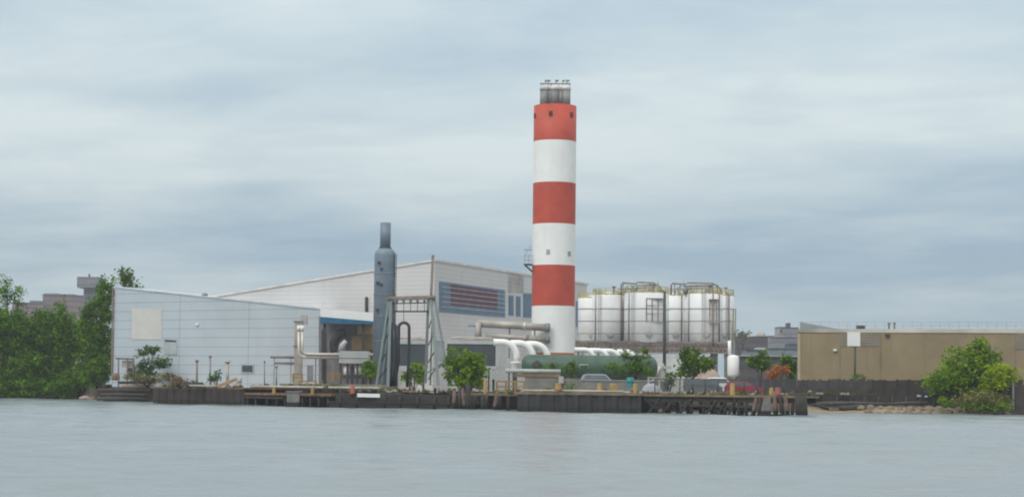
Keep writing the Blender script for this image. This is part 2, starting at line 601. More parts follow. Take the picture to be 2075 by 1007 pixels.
# land: a yard sheet with a bank falling into the water
edge = [front(-800, 3), front(-80, 0.8), front(100, 0.8), front(300, 1), front(500, 9), front(900, 10), front(1300, 13), front(1560, 17)]
edge += [V((P(1612, 800, 236).x, 236, 0)), G(1660, 238, 0), G(1800, 238.5, 0), G(1950, 238.5, 0), G(2120, 237, 0), G(2600, 232, 0)]
top = []
for i, e in enumerate(edge):
    back = 3.0 if i < 4 else 5.0 if i < 8 else 9.0
    top.append(V((e.x, e.y + back, GZ)))
mb = MB()
low = [V((e.x, e.y - 1.5, -0.7)) for e in edge]
mid = [V((e.x, e.y + 2.0, 0.95 if i < 8 else 0.45)) for i, e in enumerate(edge)]
rows = [low, mid, top, [V((t.x * 30, 9000, GZ)) for t in top]]
vs = [p for rw in rows for p in rw]
n = len(edge)
fs = [(i + k * n, i + 1 + k * n, i + 1 + (k + 1) * n, i + (k + 1) * n) for k in range(3) for i in range(n - 1)]
mb.add(vs, fs)
tag(mb.build('ground', m_land), 'bare yard ground with a bank falling to the river', 'ground', kind='structure')
mb = MB()  # pale sheet added over the ground to bounce light up onto tanks and walls
yp = [front(330, 12.5), front(700, 12), front(1000, 13.5), front(1300, 19), front(1550, 23)]
mb.add([V((p.x, p.y, GZ + .02)) for p in yp] + [V((p.x * 1.45, 340, GZ + .02)) for p in yp],
       [(i, i + 1, i + 6, i + 5) for i in range(4)])
tag(mb.build('yard', M('yard_bounce_concrete', (.34, .33, .31), .9, var=.2, vscale=.2)), 'pale concrete yard sheet added to bounce light onto the plant', 'yard', kind='structure')
# sandy beach strip on the right
mb = MB()
bpts = [(1580, 840.5), (1640, 838.8), (1720, 837.6), (1800, 838.6), (1900, 838.4), (1990, 839.6), (2120, 842.0)]
lo = [G(x, 237.6, 0) - V((0, 0.8, 0.25)) for x, y in bpts]
hi = [G(x, 237.6, 0) + V((0, 3.0 + 0.8 * math.sin(x * .03), 0.72 + 0.14 * math.sin(x * .05))) for x, y in bpts]
bk = [G(x, 237.6, 0) + V((0, 6.5, 0.5)) for x, y in bpts]
n = len(bpts)
mb.add(lo + hi + bk, [(i + k * n, i + 1 + k * n, i + 1 + (k + 1) * n, i + (k + 1) * n) for k in range(2) for i in range(n - 1)])
tag(mb.build('beach', m_sand), 'strip of tan sand at the water on the right', 'beach', kind='structure')

# ------------------------------------------------------------------ smokestack
SY = 262.0
k = SY / F_PX
sc = G(1119.5, SY)
rad = 43.6 * k
zz = lambda py: P(1122, py, SY - rad * .97).z
st = thing('smokestack', 'tall red and white banded smokestack topped by grey flues', 'smokestack', sc)
bands = [(-0.4, None), (719, 2), (713, 1), (619, 0), (536, 1), (452, 0), (368, 1), (283, 0), (210, 0)]
prof, mis = [(rad, 0 - 0.4)], []
cur = [(zz(714), 2), (zz(619), 1), (zz(536), 0), (zz(452), 1), (zz(368), 0), (zz(283), 1), (zz(210), 0)]
for z, mi in cur:
    prof.append((rad, z - GZ))
    mis.append(mi)
prof += [(rad - 0.35, zz(210) - GZ), (rad - 0.35, zz(210) - GZ - 0.5)]
mis += [0, 0]
mb = MB().lathe(prof, sc, 64, mis)
mb.build('shaft', [m_red, m_white, m_orange], st)
for i, (px, dy) in enumerate(((1103, -1.6), (1124, -1.9), (1146, -1.6), (1109, 1.5), (1139, 1.5))):
    c = V((P(px, 200, SY).x, SY + dy, zz(210) - 0.5))
    r_ = 9.3 * k
    zt = P(px, 169, c.y).z
    f = MB().lathe([(r_, 0), (r_, zt - c.z - 0.95), (r_ * 0.8, zt - c.z - 0.95), (r_ * 0.8, zt - c.z - 1.2)], c, 20).build('flue', m_flue, st)
    MB().lathe([(r_ * 1.07, zt - c.z - 1.0), (r_ * 1.07, zt - c.z - 0.4), (r_ * 0.7, zt - c.z - 0.4)], c, 20).build('flue_band', m_flue_band, f)
    h = MB()
    for s in (-1, 1):
        h.bar(c + V((s * r_ * 0.75, -0.2, zt - c.z - 0.45)), c + V((s * r_ * 0.75, -0.2, zt - c.z - 0.12)), 0.12)
    h.bar(c + V((-r_ * 1.05, -0.2, zt - c.z - 0.12)), c + V((r_ * 1.05, -0.2, zt - c.z - 0.12)), 0.16)
    h.bar(c + V((r_ * 0.2, -0.2, zt - c.z - 0.12)), c + V((r_ * 0.2, -0.2, zt - c.z + 0.28)), 0.14)
    h.bar(c + V((r_ * 0.0, -0.2, zt - c.z + 0.3)), c + V((r_ * 0.75, -0.2, zt - c.z + 0.3)), 0.22)
    h.build('cap_bracket', m_flue, f)
for px, py in ((1084, 237), (1115, 236), (1157, 237), (1110, 513), (1152, 516)):
    p = P(px, py, SY)
    a = math.asin(max(-1, min(1, (p.x - sc.x) / rad)))
    nrm = V((math.sin(a), -math.cos(a), 0))
    c = V((sc.x, sc.y, p.z)) + nrm * (rad - 0.05)
    tg = V((math.cos(a), math.sin(a), 0))
    h = MB().prism([c + tg * x + V((0, 0, z)) for x, z in ((-.24, -.3), (.24, -.3), (.24, .3), (-.24, .3))], nrm * 0.16)
    h.build('port', m_port if py < 400 else m_galv, st)
pl = MB()
c = V((sc.x - rad, SY, zz(535)))
pl.box(c.x - 1.15, c.x + 0.02, SY - 1.2, SY + 1.0, c.z, c.z + 0.12)
pl.bar(c + V((-1.1, -1.1, 0.1)), c + V((0.05, -1.0, -0.95)), 0.12)
pl.bar(c + V((-1.1, 0.9, 0.1)), c + V((0.05, 0.8, -0.95)), 0.12)
pl.build('platform', m_dark, st)
rl = MB()
for y_ in (-1.15, 0.95):
    for x_ in (-1.1, -0.5):
        rl.bar(c + V((x_, y_, 0.1)), c + V((x_, y_, 1.3)), 0.07)
    for z_ in (0.7, 1.28):
        rl.bar(c + V((-1.1, y_, z_)), c + V((0.1, y_, z_)), 0.06)
for z_ in (0.7, 1.28):
    rl.bar(c + V((-1.1, -1.15, z_)), c + V((-1.1, 0.95, z_)), 0.06)
rl.bar(c + V((-1.1, 0, 1.3)), c + V((-0.05, 0, 2.9)), 0.08)
rl.bar(c + V((-1.15, 0, 2.1)), c + V((0.0, 0, 2.1)), 0.14)
rl.build('guard_rail', m_galv, st)

# ------------------------------------------------------------------ main hall
hc = V((P(878, 700, 272).x, 272, GZ))
dR = V((14, 33, 0)).normalized()      # right wall runs back this way
dL = V((-33, 14, 0)).normalized()     # left wall
LR, LL = 62.0, 38.2
zc = P(878, 529, 272).z
zl = zc - 4.9 * LL / 36.5
h0 = [hc, hc + dR * LR, hc + dR * LR + dL * LL, hc + dL * LL]
ht = [V((p.x, p.y, z)) for p, z in zip(h0, (zc, zc, zl, zl))]
hall = thing('generator_hall', 'large pale ribbed metal hall with sloping roof behind the smokestack', 'building', hc)
mb = MB().add(h0 + ht, [(0, 1, 5, 4), (1, 2, 6, 5), (2, 3, 7, 6), (3, 0, 4, 7)])
mb.build('wall', m_hall, hall)
mb = MB()
o = 0.18
rt = [ht[0] - dR * o - dL * o, ht[1] + dR * o - dL * o, ht[2] + dR * o + dL * o, ht[3] - dR * o + dL * o]
mb.prism([p + V((0, 0, 0.003)) for p in rt], (0, 0, 0.28))
mb.build('roof', m_hall_roof, hall)
nR = V((dR.y, -dR.x, 0))
nL = V((dL.y, -dL.x, 0))
if nL.y > 0:
    nL = -nL
if nR.y > 0:
    nR = -nR


def panel(mb, pts, p0, n, out, th, mi=0):
    ps = [PP(x, y, p0, n) + n * out for x, y in pts]
    return mb.prism(ps, n * -th, mi)


# ribbon window of the right wall: blue frame, maroon and blue panels, mullions
wq = lambda x0, x1, t0, b0: None


def ribbon(x0, x1):
    """rows of the band between two bearings: (top, bottom) pixel lines on the right wall"""
    t = lambda x: 570 + (x - 890) * 18 / 132
    bt = lambda x: 631 + (x - 890) * 11 / 132
    return [(x0, t(x0)), (x1, t(x1)), (x1, bt(x1)), (x0, bt(x0))], t, bt


q, tf, bf = ribbon(890, 1022)
win = panel(MB(), q, hc, nR, 0.14, 0.3).build('window', m_blueframe, hall)
w1 = MB()
panel(w1, [(893, tf(893) + 3), (911, tf(911) + 3), (911, bf(911) - 4), (893, bf(893) - 4)], hc, nR, 0.17, 0.1)
panel(w1, [(1006, tf(1006) + 3), (1019, tf(1019) + 3), (1019, bf(1019) - 4), (1006, bf(1006) - 4)], hc, nR, 0.17, 0.1)
lowf = lambda x: tf(x) + 0.76 * (bf(x) - tf(x))
panel(w1, [(911, lowf(911)), (1006, lowf(1006)), (1006, bf(1006) - 4), (911, bf(911) - 4)], hc, nR, 0.17, 0.1)
w1.build('pane', m_bluepane, win)
panel(MB(), [(911.3, tf(911) + 3), (1005.7, tf(1006) + 3), (1005.7, lowf(1006) - .3), (911.3, lowf(911) - .3)], hc, nR, 0.17, 0.1).build('maroon_panel', m_maroon, win)
mu = MB()
for i in range(1, 6):
    fx = lambda x: tf(x) + (bf(x) - tf(x)) * i / 6.0
    panel(mu, [(892, fx(892) - .55), (1020, fx(1020) - .5), (1020, fx(1020) + .5), (892, fx(892) + .55)], hc, nR, 0.24, 0.05)
mu.build('mullion', m_mull, win)
for x0, x1, y0, y1 in ((1030.5, 1040, 598, 639), (1045.5, 1054, 600, 641), (1060, 1077, 594, 643)):
    a = panel(MB(), [(x0, y0), (x1, y0 + 1), (x1, y1), (x0, y1)], hc, nR, 0.10, 0.25).build('window', m_blueframe, hall)
    panel(MB(), [(x0 + 2, y0 + 3), (x1 - 2, y0 + 3.5), (x1 - 2, y1 - 3), (x0 + 2, y1 - 3)], hc, nR, 0.13, 0.08).build('pane', m_bluepane, a)
panel(MB(), [(1029, 551), (1061, 560), (1061, 594), (1029, 594)], hc, nR, 0.02, 0.05).build('stained_panel', M('stained_siding', (.40, .375, .365), .7, var=.25, vscale=.5, seam_z=.62, seam_w=.11, seam_k=.86), hall)
panel(MB(), [(1167, 610), (1171, 611), (1171, 662), (1167, 662)], hc, nR, 0.10, 0.25).build('window', m_blueframe, hall)
panel(MB(), [(742, 602), (746, 602), (746, 632), (742, 632)], hc, nL, 0.4, 0.5).build('vent_pipe', m_dark, hall)

# ------------------------------------------------------------------ low shed on the left
sA = P(229, 700, 296)
sB = P(648, 700, 275)
sA.z = sB.z = GZ
nS = V((sB.y - sA.y, -(sB.x - sA.x), 0)).normalized()
if nS.y > 0:
    nS = -nS
shed = thing('low_shed', 'low pale blue metal shed with cream panel beside the left trees', 'building', sA)
pa, pb = PP(229, 583, sA, nS), PP(648, 627, sA, nS)
mb = MB().prism([sA, sB, V((sB.x, sB.y, pb.z)), V((sA.x, sA.y, pa.z))], -nS * 6)
mb.build('wall', m_shed, shed)
dS = (sB - sA).normalized()
mb = MB().prism([V((sA.x, sA.y, pa.z)) - dS * .12 + nS * .12, V((sB.x, sB.y, pb.z)) + dS * .1 + nS * .12,
                 V((sB.x, sB.y, pb.z + .22)) + dS * .1 + nS * .12, V((sA.x, sA.y, pa.z + .22)) - dS * .12 + nS * .12], -nS * 6.3)
mb.build('roof', M('shed_roof', (.50, .55, .58), .5), shed)
panel(MB(), [(267.5, 625), (328, 627), (328, 688), (267.5, 687)], sA, nS, 0.07, 0.2).build('cream_panel', m_cream, shed)
w = panel(MB(), [(333, 686), (359, 687), (359, 719), (333, 718)], sA, nS, 0.09, 0.2).build('window', m_trim, shed)
panel(MB(), [(335.5, 688.5), (357, 689.5), (357, 693), (335.5, 692)], sA, nS, 0.11, 0.1).build('window_blind', m_dark, w)
panel(MB(), [(335.5, 693.5), (357, 694.5), (357, 717), (335.5, 716)], sA, nS, 0.11, 0.1).build('pane', m_unit, w)
v_ = panel(MB(), [(489, 737), (515, 737.5), (515, 756), (489, 755.5)], sA, nS, 0.09, 0.2).build('vent', m_trim, shed)
panel(MB(), [(491.5, 740), (512.5, 740.5), (512.5, 753.5), (491.5, 753)], sA, nS, 0.12, 0.1).build('vent_grille', m_louver, v_)
panel(MB(), [(623, 740), (634, 740), (634, 770), (623, 770)], sA, nS, 0.08, 0.2).build('door', m_bay, shed)
panel(MB(), [(398, 655), (403, 655), (403, 659), (398, 659)], sA, nS, 0.25, 0.3).build('wall_lamp', m_plank, shed)
cr = MB()
cr.bar(P(228.6, 585, 295.8), P(226.3, 762, 295.8), 0.22)
cr.build('corner_trim', m_rustpipe, shed)
# roof ventilator
mb = MB()
c = P(415, 600, 287.5)
mb.lathe([(0.22, 0), (0.22, 0.45), (0.5, 0.5), (0.45, 0.75), (0.06, 0.95)], c - V((0, 0, .4)), 14)
mb.build('roof_ventilator', m_pipegrey, shed)

# open bay with blue awning between shed and exhaust stack
bay = thing('loading_bay', 'open loading bay under white fascia and blue awning beside the shed', 'building', G(700, 269))
mb = MB()
mb.prism([P(649, 624, 268), P(760, 634, 268), P(760, 651, 268), P(649, 641.5, 268)], (0, 0.5, 0))
mb.build('fascia', m_white, bay)
mb = MB()
mb.prism([P(649, 642, 267.6), P(762, 652, 267.6), P(762, 657, 267.6), P(649, 655, 267.6)], (0, 0.7, 0))
mb.build('awning', m_blue, bay)
mb = MB()
mb.prism([P(649, 640, 268.3), P(762, 650, 268.3), P(762, 650, 268.3) + V((0, 0, .25)), P(649, 640, 268.3) + V((0, 0, .25))], (0, 5, 0))
mb.build('roof', m_hall_roof, bay)
mb = MB()
mb.prism([G(646, 273.2), G(770, 273.2), P(770, 650, 273.2), P(646, 640, 273.2)], (0, 0.3, 0))
mb.build('back_wall', m_bay, bay)
for px in (658, 736):
    MB().bar(G(px, 268.2), P(px, 655 if px < 700 else 657, 268.2), 0.4, 0.3).build('post', m_dark, bay)
panel(MB(), [(652, 668), (659, 668), (659, 770), (652, 770)], V((0, 273.0, 0)), V((0, -1, 0)), 0.05, 0.1).build('door', m_dark, bay)

# equipment inside the bay
t = thing('filter_housing', 'tan and brown filter housing box under the blue awning', 'equipment', G(730, 279.5))
pbox(MB(), 724, 754, 658, 678, 269.5, 2).build('upper_casing', m_tan, t)
pbox(MB(), 712, 754, 680, 709, 269.3, 2.4).build('lower_casing', M('brown_casing', (0.17, 0.12, 0.06), .6, stain=(.08, .06, .04)), t)
mb = MB()
for px in (714, 752):
    mb.bar(P(px, 709, 270), G(px, 270), 0.3)
mb.build('leg', m_dark, t)
t = thing('elbow_duct', 'dark curved elbow duct ending in a pale mouth above the hopper', 'duct', G(692, 278))
c = P(703, 700, 269.5)
mb = MB().tube(arc(c, (-1, 0, 0), (0, 0, 1), 1.9, -0.5, 1.45, 12), 0.62, 14)
mb.build('duct', m_dark, t)
mb = MB().tube([P(692, 712, 267.6), P(694, 699, 267.6), P(701, 690, 267.6)], [0.6, 0.42, 0.3], 14)
mb.build('mouth', m_unit, t)
t = thing('hopper_tank', 'pale grey boxy hopper on dark legs in front of the bay', 'hopper', G(716, 262))
mb = MB()
pbox(mb, 687, 747, 711, 736, 262, 3)
mb.box(P(686, 720, 262).x, P(748, 720, 262).x, 261.9, 265.1, P(716, 724.8, 262).z, P(716, 723.6, 262).z)
mb.build('body', m_unit, t)
for px in (690, 704, 724, 742):
    MB().bar(P(px, 736, 262.4), G(px, 262.4), 0.28).build('leg', m_dark, t)
for px in (702 - .5, 725.5):
    mb = MB().lathe([(0.1, 0), (0.42, .5), (0.48, 1.0), (0.42, 1.4), (0.1, 1.75)], P(px, 764, 262.9), 16)
    mb.build('filter_pot', m_white, t)
mb = MB()
pbox(mb, 690, 743, 759, 766, 262.2, 2)
mb.build('skid', m_dark, t)

# ------------------------------------------------------------------ pipework in front of the shed
t = thing('square_duct_riser', 'square beige duct riser with stepped top against the shed', 'duct', G(604, 263))
mb = MB()
pbox(mb, 596, 612, 650, 770, 264, 0.9, z0=GZ)
pbox(mb, 609, 622, 638.5, 657, 264.1, 0.8)
mb.build('riser', m_duct, t)
for y_ in (650, 700):
    pbox(MB(), 594.5, 613.5, y_, y_ + 2.5, 263.9, 1.1).build('flange', m_pipegrey, t)
kk = 262 / F_PX
for i, (xv, yh, lab) in enumerate(((605.5, 723.5, 'lower silver pipe bending from vertical to run along the shed'),
                                   (612.5, 717.5, 'upper silver pipe bending from vertical to run along the shed'))):
    YY = 262.5 - i * 0.2
    t = thing('silver_pipe', lab, 'pipe', G(xv, YY), 'silver pipes by the duct riser')
    a, c1, e = P(xv, 668, YY), P(xv, yh, YY), P(793 if i else 690, yh + 1, YY)
    bend = 0.75
    pts = [a, c1 + V((0, 0, bend))] + arc(c1 + V((bend, 0, bend)), (-1, 0, 0), (0, 0, -1), bend, 0, math.pi / 2, 6)[1:] + [e]
    MB().tube(pts, 0.2, 12).build('pipe', m_silver, t)
    MB().lathe([(0.26, -0.15), (0.26, 0.55), (0.1, 0.6)], a, 14).build('flange', m_plank, t)
    for px in ((640, 675) if i == 0 else (650, 770)):
        p = P(px, yh, YY + .1)
        MB().bar(V((p.x, p.y, GZ)), V((p.x, p.y, p.z - 0.2)), 0.16).build('support', m_pipegrey, t)
t = thing('pipe_shelf', 'two thin dark pipes on brackets low on the shed wall', 'pipe', G(570, 264))
for y_ in (723, 735):
    MB().tube([P(548 + (y_ - 723) * .6, y_, 265), P(596, y_ + .8, 265)], 0.17, 10).build('pipe', m_pipegrey, t)
for px in (556, 590):
    p = P(px, 722, 265.3)
    MB().bar(V((p.x, p.y, GZ)), p, 0.1).build('support', m_pipegrey, t)

# ------------------------------------------------------------------ blue grey exhaust stack
EY = 258.0
k = EY / F_PX
c = G(776, EY)
ez = lambda py: P(777, py, EY - 1.3).z - GZ
ex = thing('exhaust_stack', 'blue grey steel exhaust stack with narrow neck beside the gantry', 'smokestack', c)
r1, r2 = 21.5 * k, 10.8 * k
MB().lathe([(r1, -0.2), (r1, ez(517)), (r1 * 0.97, ez(512)), (r1 * 0.86, ez(507)), (r1 * 0.62, ez(503)), (r2 * 1.08, ez(501))], c, 36).build('body', m_bluegrey, ex)
MB().lathe([(r2, ez(502)), (r2, ez(450)), (r2 * .85, ez(450)), (r2 * .85, ez(455))], c, 28).build('neck', m_bluegrey, ex)
MB().lathe([(r2 * 1.2, ez(503.5)), (r2 * 1.2, ez(500)), (r2, ez(500))], c, 28).build('neck_flange', m_dark, ex)
for py in (554, 597, 640, 690):
    MB().lathe([(r1, ez(py + 1.2)), (r1 * 1.035, ez(py + 1.2)), (r1 * 1.035, ez(py - .8)), (r1, ez(py - .8))], c, 36).build('stiffening_ring', m_pipegrey, ex)
ld = MB()
for dx in (0.93, 1.10):
    ld.bar(c + V((r1 * dx, -r1 * .42, 0)), c + V((r1 * dx, -r1 * .42, ez(513))), 0.09)
z = 0.5
while z < ez(515):
    ld.bar(c + V((r1 * .93, -r1 * .42, z)), c + V((r1 * 1.10, -r1 * .42, z)), 0.06)
    z += 0.45
ld.build('ladder', m_dark, ex)
for px, py in ((768, 532), (773, 577), (765, 573), (764, 628), (773, 545)):
    p = P(px, py, EY - r1 + .05)
    MB().box(p.x - .2, p.x + .2, p.y - .12, p.y + .5, p.z - .16, p.z + .16).build('lug', m_dark, ex)

# ------------------------------------------------------------------ gantry with hose loops on the quay
GY = 239.0
gt = thing('hose_gantry', 'pale steel hose gantry of two splayed legs with a tall mast', 'gantry', G(838, GY, 2.0))


def gbar(pts, w, name, mat, dy=0.0, d2=0.0):
    mb = MB()
    mb.bar(P(*pts[0], GY + dy), P(*pts[1], GY + d2), w)
    return mb.build(name, mat, gt)


for a, b_, w, dy, d2 in (((792, 606), (786, 783), .36, 0, -1), ((788, 606), (762, 784), .24, 0, -.5), ((795, 606), (775, 776), .22, 0, 2),
                         ((873, 603), (889, 793), .38, 0, -1.5), ((880, 603), (914, 789), .24, 0, -.5), ((868, 606), (862, 776), .34, 0, 1.5),
                         ((877, 604), (872, 780), .2, 0, 2)):
    gbar((a, b_), w, 'leg', m_greenish, dy, d2)
gbar(((783, 603.5), (883, 600.5)), .3, 'top_beam', m_rack, -.3, -.3)
gbar(((783, 607), (883, 604)), .3, 'top_beam', m_rack, .5, .5)
gbar(((794, 615), (870, 613.5)), .14, 'hanger_rail', m_dark)
gbar(((796, 631), (869, 631)), .2, 'cross_beam', m_dark)
gbar(((877.5, 517), (873.5, 604)), .34, 'mast', m_rack, -.2, -.2)
gbar(((886, 747), (903, 733)), .18, 'brace', m_greenish, -1, -.5)
gbar(((862, 757), (903, 732)), .16, 'brace', m_greenish, 1, -.5)
gbar(((780, 610), (786, 620)), .22, 'brace', m_rack)
for y_ in (640, 675, 710, 745):
    gbar(((789 - (y_ - 606) * .03, y_), (786 - (y_ - 606) * .13, y_ + 22)), .1, 'brace', m_dark, -.2, .4)
    gbar(((874 + (y_ - 606) * .07, y_), (870 - (y_ - 606) * .02, y_ + 24)), .1, 'brace', m_dark, -.3, .8)
for px in (804, 818, 832, 846, 860):
    mb = MB().lathe([(.05, 0), (.22, .06), (.1, .14), (.22, .22), (.1, .30), (.22, .38), (.06, .46)], P(px, 615, GY), 10)
    mb.build('insulator', m_pipegrey, gt)
    mb = MB().tube([P(px, 614, GY), P(px, 631, GY)], 0.05, 6)
    mb.build('wire', m_pipegrey, gt)
pbox(MB(), 882, 900, 690, 733, GY + 1.6, .8).build('cabinet', m_trim, gt)
# hoses hanging from the gantry
for i, (dx, dy, lab, top_y) in enumerate(((0, 0, 'thick black hose bundle hanging by the left gantry leg', 650), )):
    t = thing('hose_bundle', lab, 'hose', G(802, GY, 2.0))
    for j, (ox, oy) in enumerate(((-3.5, 0), (1.5, .25), (5.2, -.1), (-1.0, -.35))):
        pts = [P(799 + ox, 654 + j * 3, GY + oy), P(800 + ox, 690, GY + oy), P(801 + ox, 730, GY + oy), P(798 + ox - 2, 762, GY + oy), P(791 + ox * 1.6, 782, GY + oy)]
        MB().tube(pts, [.2, .3, .3, .27, .24], 10).build('hose', m_hose, t)
    MB().bar(P(800, 612, GY), P(800, 656, GY), 0.06).build('hanger', m_dark, t)
t = thing('hose_loop', 'single black hose looped in an arch from the gantry crossbar', 'hose', G(822, GY, 2.0))
kg = GY / F_PX
c = P(818.5, 664, GY)
pts = [P(807, 705, GY), P(808, 680, GY)] + arc(c, (-1, 0, 0), (0, 0, 1), 10.5 * kg, 0.15, math.pi - .1, 12) + [P(829, 700, GY), P(827, 750, GY), P(825, 784, GY)]
MB().tube(pts, 0.19, 10).build('hose', m_hose, t)
MB().bar(P(818, 632, GY), P(818, 653, GY), 0.07).build('hanger', m_dark, t)

# ------------------------------------------------------------------ cooler units with louvres
for x0, x1, xw, lab in ((800, 862, 866, 'smaller dark louvred cooler unit seen through the gantry legs'),
                        (906, 1004, 1023, 'wider dark louvred cooler unit beneath the white elbow pipes')):
    YY = 254.0
    t = thing('cooler_unit', lab, 'cooler', G((x0 + x1) / 2, YY), 'louvred cooler units')
    pbox(MB(), x0, x1, 697, 741, YY, 3.0).build('louvre', m_louver, t)
    mb = MB()
    pbox(mb, x0 - 1, x1 + 1, 689, 696.9, YY - .1, 3.2)
    mb.build('top_frame', m_unit, t)
    mb = MB()
    pbox(mb, x0 - 1, x1 + 1, 741.1, 748, YY - .1, 3.2)
    mb.build('base_frame', m_unit, t)
    mb = MB()
    pbox(mb, x1 + .2, xw, 692, 746, YY + .02, 3.0)
    mb.build('end_panel', m_unit, t)
    for px in (x0 + 4, (x0 + x1) / 2, x1 - 4):
        MB().bar(P(px, 748, YY + .5), G(px, YY + .5), .3).build('leg', m_dark, t)
    mb = MB()
    for a, b_, y_ in ((x0 + 10, x1 - 8, 684.5), (x0 + 26, x1 + 2, 687)):
        mb.tube([P(a, 690, YY + .6), P(a + 1, y_, YY + .6), P((a + b_) / 2, y_ - .6, YY + .6), P(b_, y_ + .4, YY + .6), P(b_ + 1, 690, YY + .6)], .15, 8)
    mb.build('header_pipe', m_duct, t)
    if x0 > 900:
        mb = MB()
        pbox(mb, 992, 1016, 750, 768, YY - .6, 1.4)
        mb.build('pump_casing', m_unit, t)

# white elbow pipes
ke = 251 / F_PX
for i, (xs, xe, yt, yb, lab) in enumerate(((1000, 1047, 693, 733, 'nearest large white elbow pipe reaching down left of the green tank'),
                                           (1034, 1080, 695, 722, 'middle white elbow pipe of three left of the smokestack base'),
                                           (1066, 1110, 697, 724, 'white elbow pipe touching the left foot of the smokestack'))):
    YY = 251 + i * 0.6
    kk = YY / F_PX
    t = thing('elbow_pipe', lab, 'pipe', G(xe, YY), 'white elbow pipes left of the smokestack')
    a, e = P(xs, yt, YY), P(xe, yb, YY)
    rr = min(e.x - a.x - 0.3, 1.9)
    zc_ = a.z
    pts = [a] + arc(V((e.x - rr, YY, zc_ - rr)), (0, 0, 1), (1, 0, 0), rr, 0, math.pi / 2, 10) + [V((e.x, YY, e.z))]
    MB().tube(pts, 0.44, 18).build('pipe', m_white, t)
    if i == 0:
        MB().lathe([(.5, 0), (.62, .15), (.62, .9), (.75, 1.0), (.75, 1.15), (.4, 1.2)], P(1044, 751, YY), 18).build('valve', m_white, t)
        MB().bar(P(1030, 725, YY), P(1033, 750, YY), .6).build('side_pipe', m_unit, t)
        MB().bar(G(1044, YY), P(1044, 750, YY), .5).build('support', m_dark, t)
    else:
        MB().bar(G(xe, YY + .2), P(xe, yb, YY + .2), .5).build('support', m_dark, t)
for i, (xs, xe, lab) in enumerate(((1164, 1200, 'white bent pipe starting at the right foot of the smokestack'),
                                   (1192, 1228, 'second white bent pipe right of the smokestack above the green tank'),
                                   (1219, 1252, 'third white bent pipe right of the smokestack above the green tank'),
                                   (1250, 1284, 'white bent pipe half hidden by sapling leaves behind the green tank'))):
    YY = 251.5 + i * .4
    t = thing('bent_pipe', lab, 'pipe', G(xe, YY), 'white bent pipes right of the smokestack')
    yt = 708.5 + i * 1.2
    a, e = P(xs, yt, YY), P(xe + 3, 729, YY)
    rr = 1.25
    pts = [a, V((e.x - rr - .3, YY, a.z))] + arc(V((e.x - rr, YY, a.z - rr)), (0, 0, 1), (1, 0, 0), rr, 0.1, math.pi / 2 - .2, 7) + [V((e.x + .1, YY, e.z))]
    MB().tube(pts, 0.33, 16).build('pipe', m_white, t)
    MB().bar(G(xe, YY + .3), P(xe + 2, 729, YY + .3), .4).build('support', m_dark, t)

# two weathered ducts entering the stack
for i, (xs, ys, xe, ye, r_, lab) in enumerate(((967, 655, 1113, 664, .50, 'upper weathered horizontal duct running into the smokestack'),
                                               (985, 680, 1113, 688, .40, 'lower weathered horizontal duct running into the smokestack'))):
    YY = 258.3
    t = thing('flue_duct', lab, 'duct', G(xs, YY), 'weathered ducts into the smokestack')
    a, e = P(xs, ys, YY + 1.0), P(xe, ye, YY)
    MB().tube([a, a + (e - a) * .5, e], r_, 18).build('duct', m_duct, t)
    d = (e - a).normalized()
    MB().tube([e - d * .55, e + d * .08], r_ * 1.22, 18).build('flange', m_pipegrey, t)
    mdp = a + (e - a) * .66
    MB().tube([mdp - d * .2, mdp + d * .2], r_ * 1.12, 18).build('flange', m_silver if i == 0 else m_rustpipe, t)
    for f in (.05, .45, .8):
        p = a + (e - a) * f + V((0, .1, -r_ * .8))
        MB().bar(V((p.x, p.y, GZ)), p, .22).build('support', m_pipegrey, t)
    if i == 0:
        MB().tube([P(969, 652, YY + .4), P(968, 690, YY + .4)], .42, 14).build('drop_leg', m_duct, t)
        MB().bar(P(948, 660, YY + .2), P(966, 660, YY + .2), .2).build('side_arm', m_blueframe, t)

# ------------------------------------------------------------------ green horizontal tank
YY = 248.0
kk = YY / F_PX
a, e = P(1056, 742, YY), P(1333, 744, YY)
r_ = 25 * kk
e.z = a.z = a.z - .05
L = e.x - a.x
gtank = thing('green_tank', 'long dark green horizontal cylinder tank at the smokestack foot', 'tank', G(1190, YY))
prof = [(0.05, 0), (r_ * .55, .12), (r_ * .85, .4), (r_, 0.95), (r_, L - 1.2), (r_ * .93, L - .75), (r_ * .75, L - .35), (r_ * .45, L - .1), (.05, L)]
MB().lathe(prof, a, 32, axis=(1, 0, 0)).build('shell', m_green, gtank)
for px in (1085, 1150, 1215, 1290):
    p = P(px, 760, YY)
    MB().box(p.x - .3, p.x + .3, YY - r_ * .75, YY + r_ * .75, GZ, a.z - r_ * .6).build('saddle', m_dark, gtank)
MB().lathe([(.55, 0), (.55, .25), (.35, .3)], P(1087, 738, YY - r_ + .02), 18, axis=(0, -1, 0)).build('manhole', m_dark, gtank)
MB().tube([P(1175, 746, YY - r_), P(1175, 739, YY - r_), P(1192, 739, YY - r_), P(1192, 747, YY - r_)], .08, 8).build('hand_rail', m_galv, gtank)

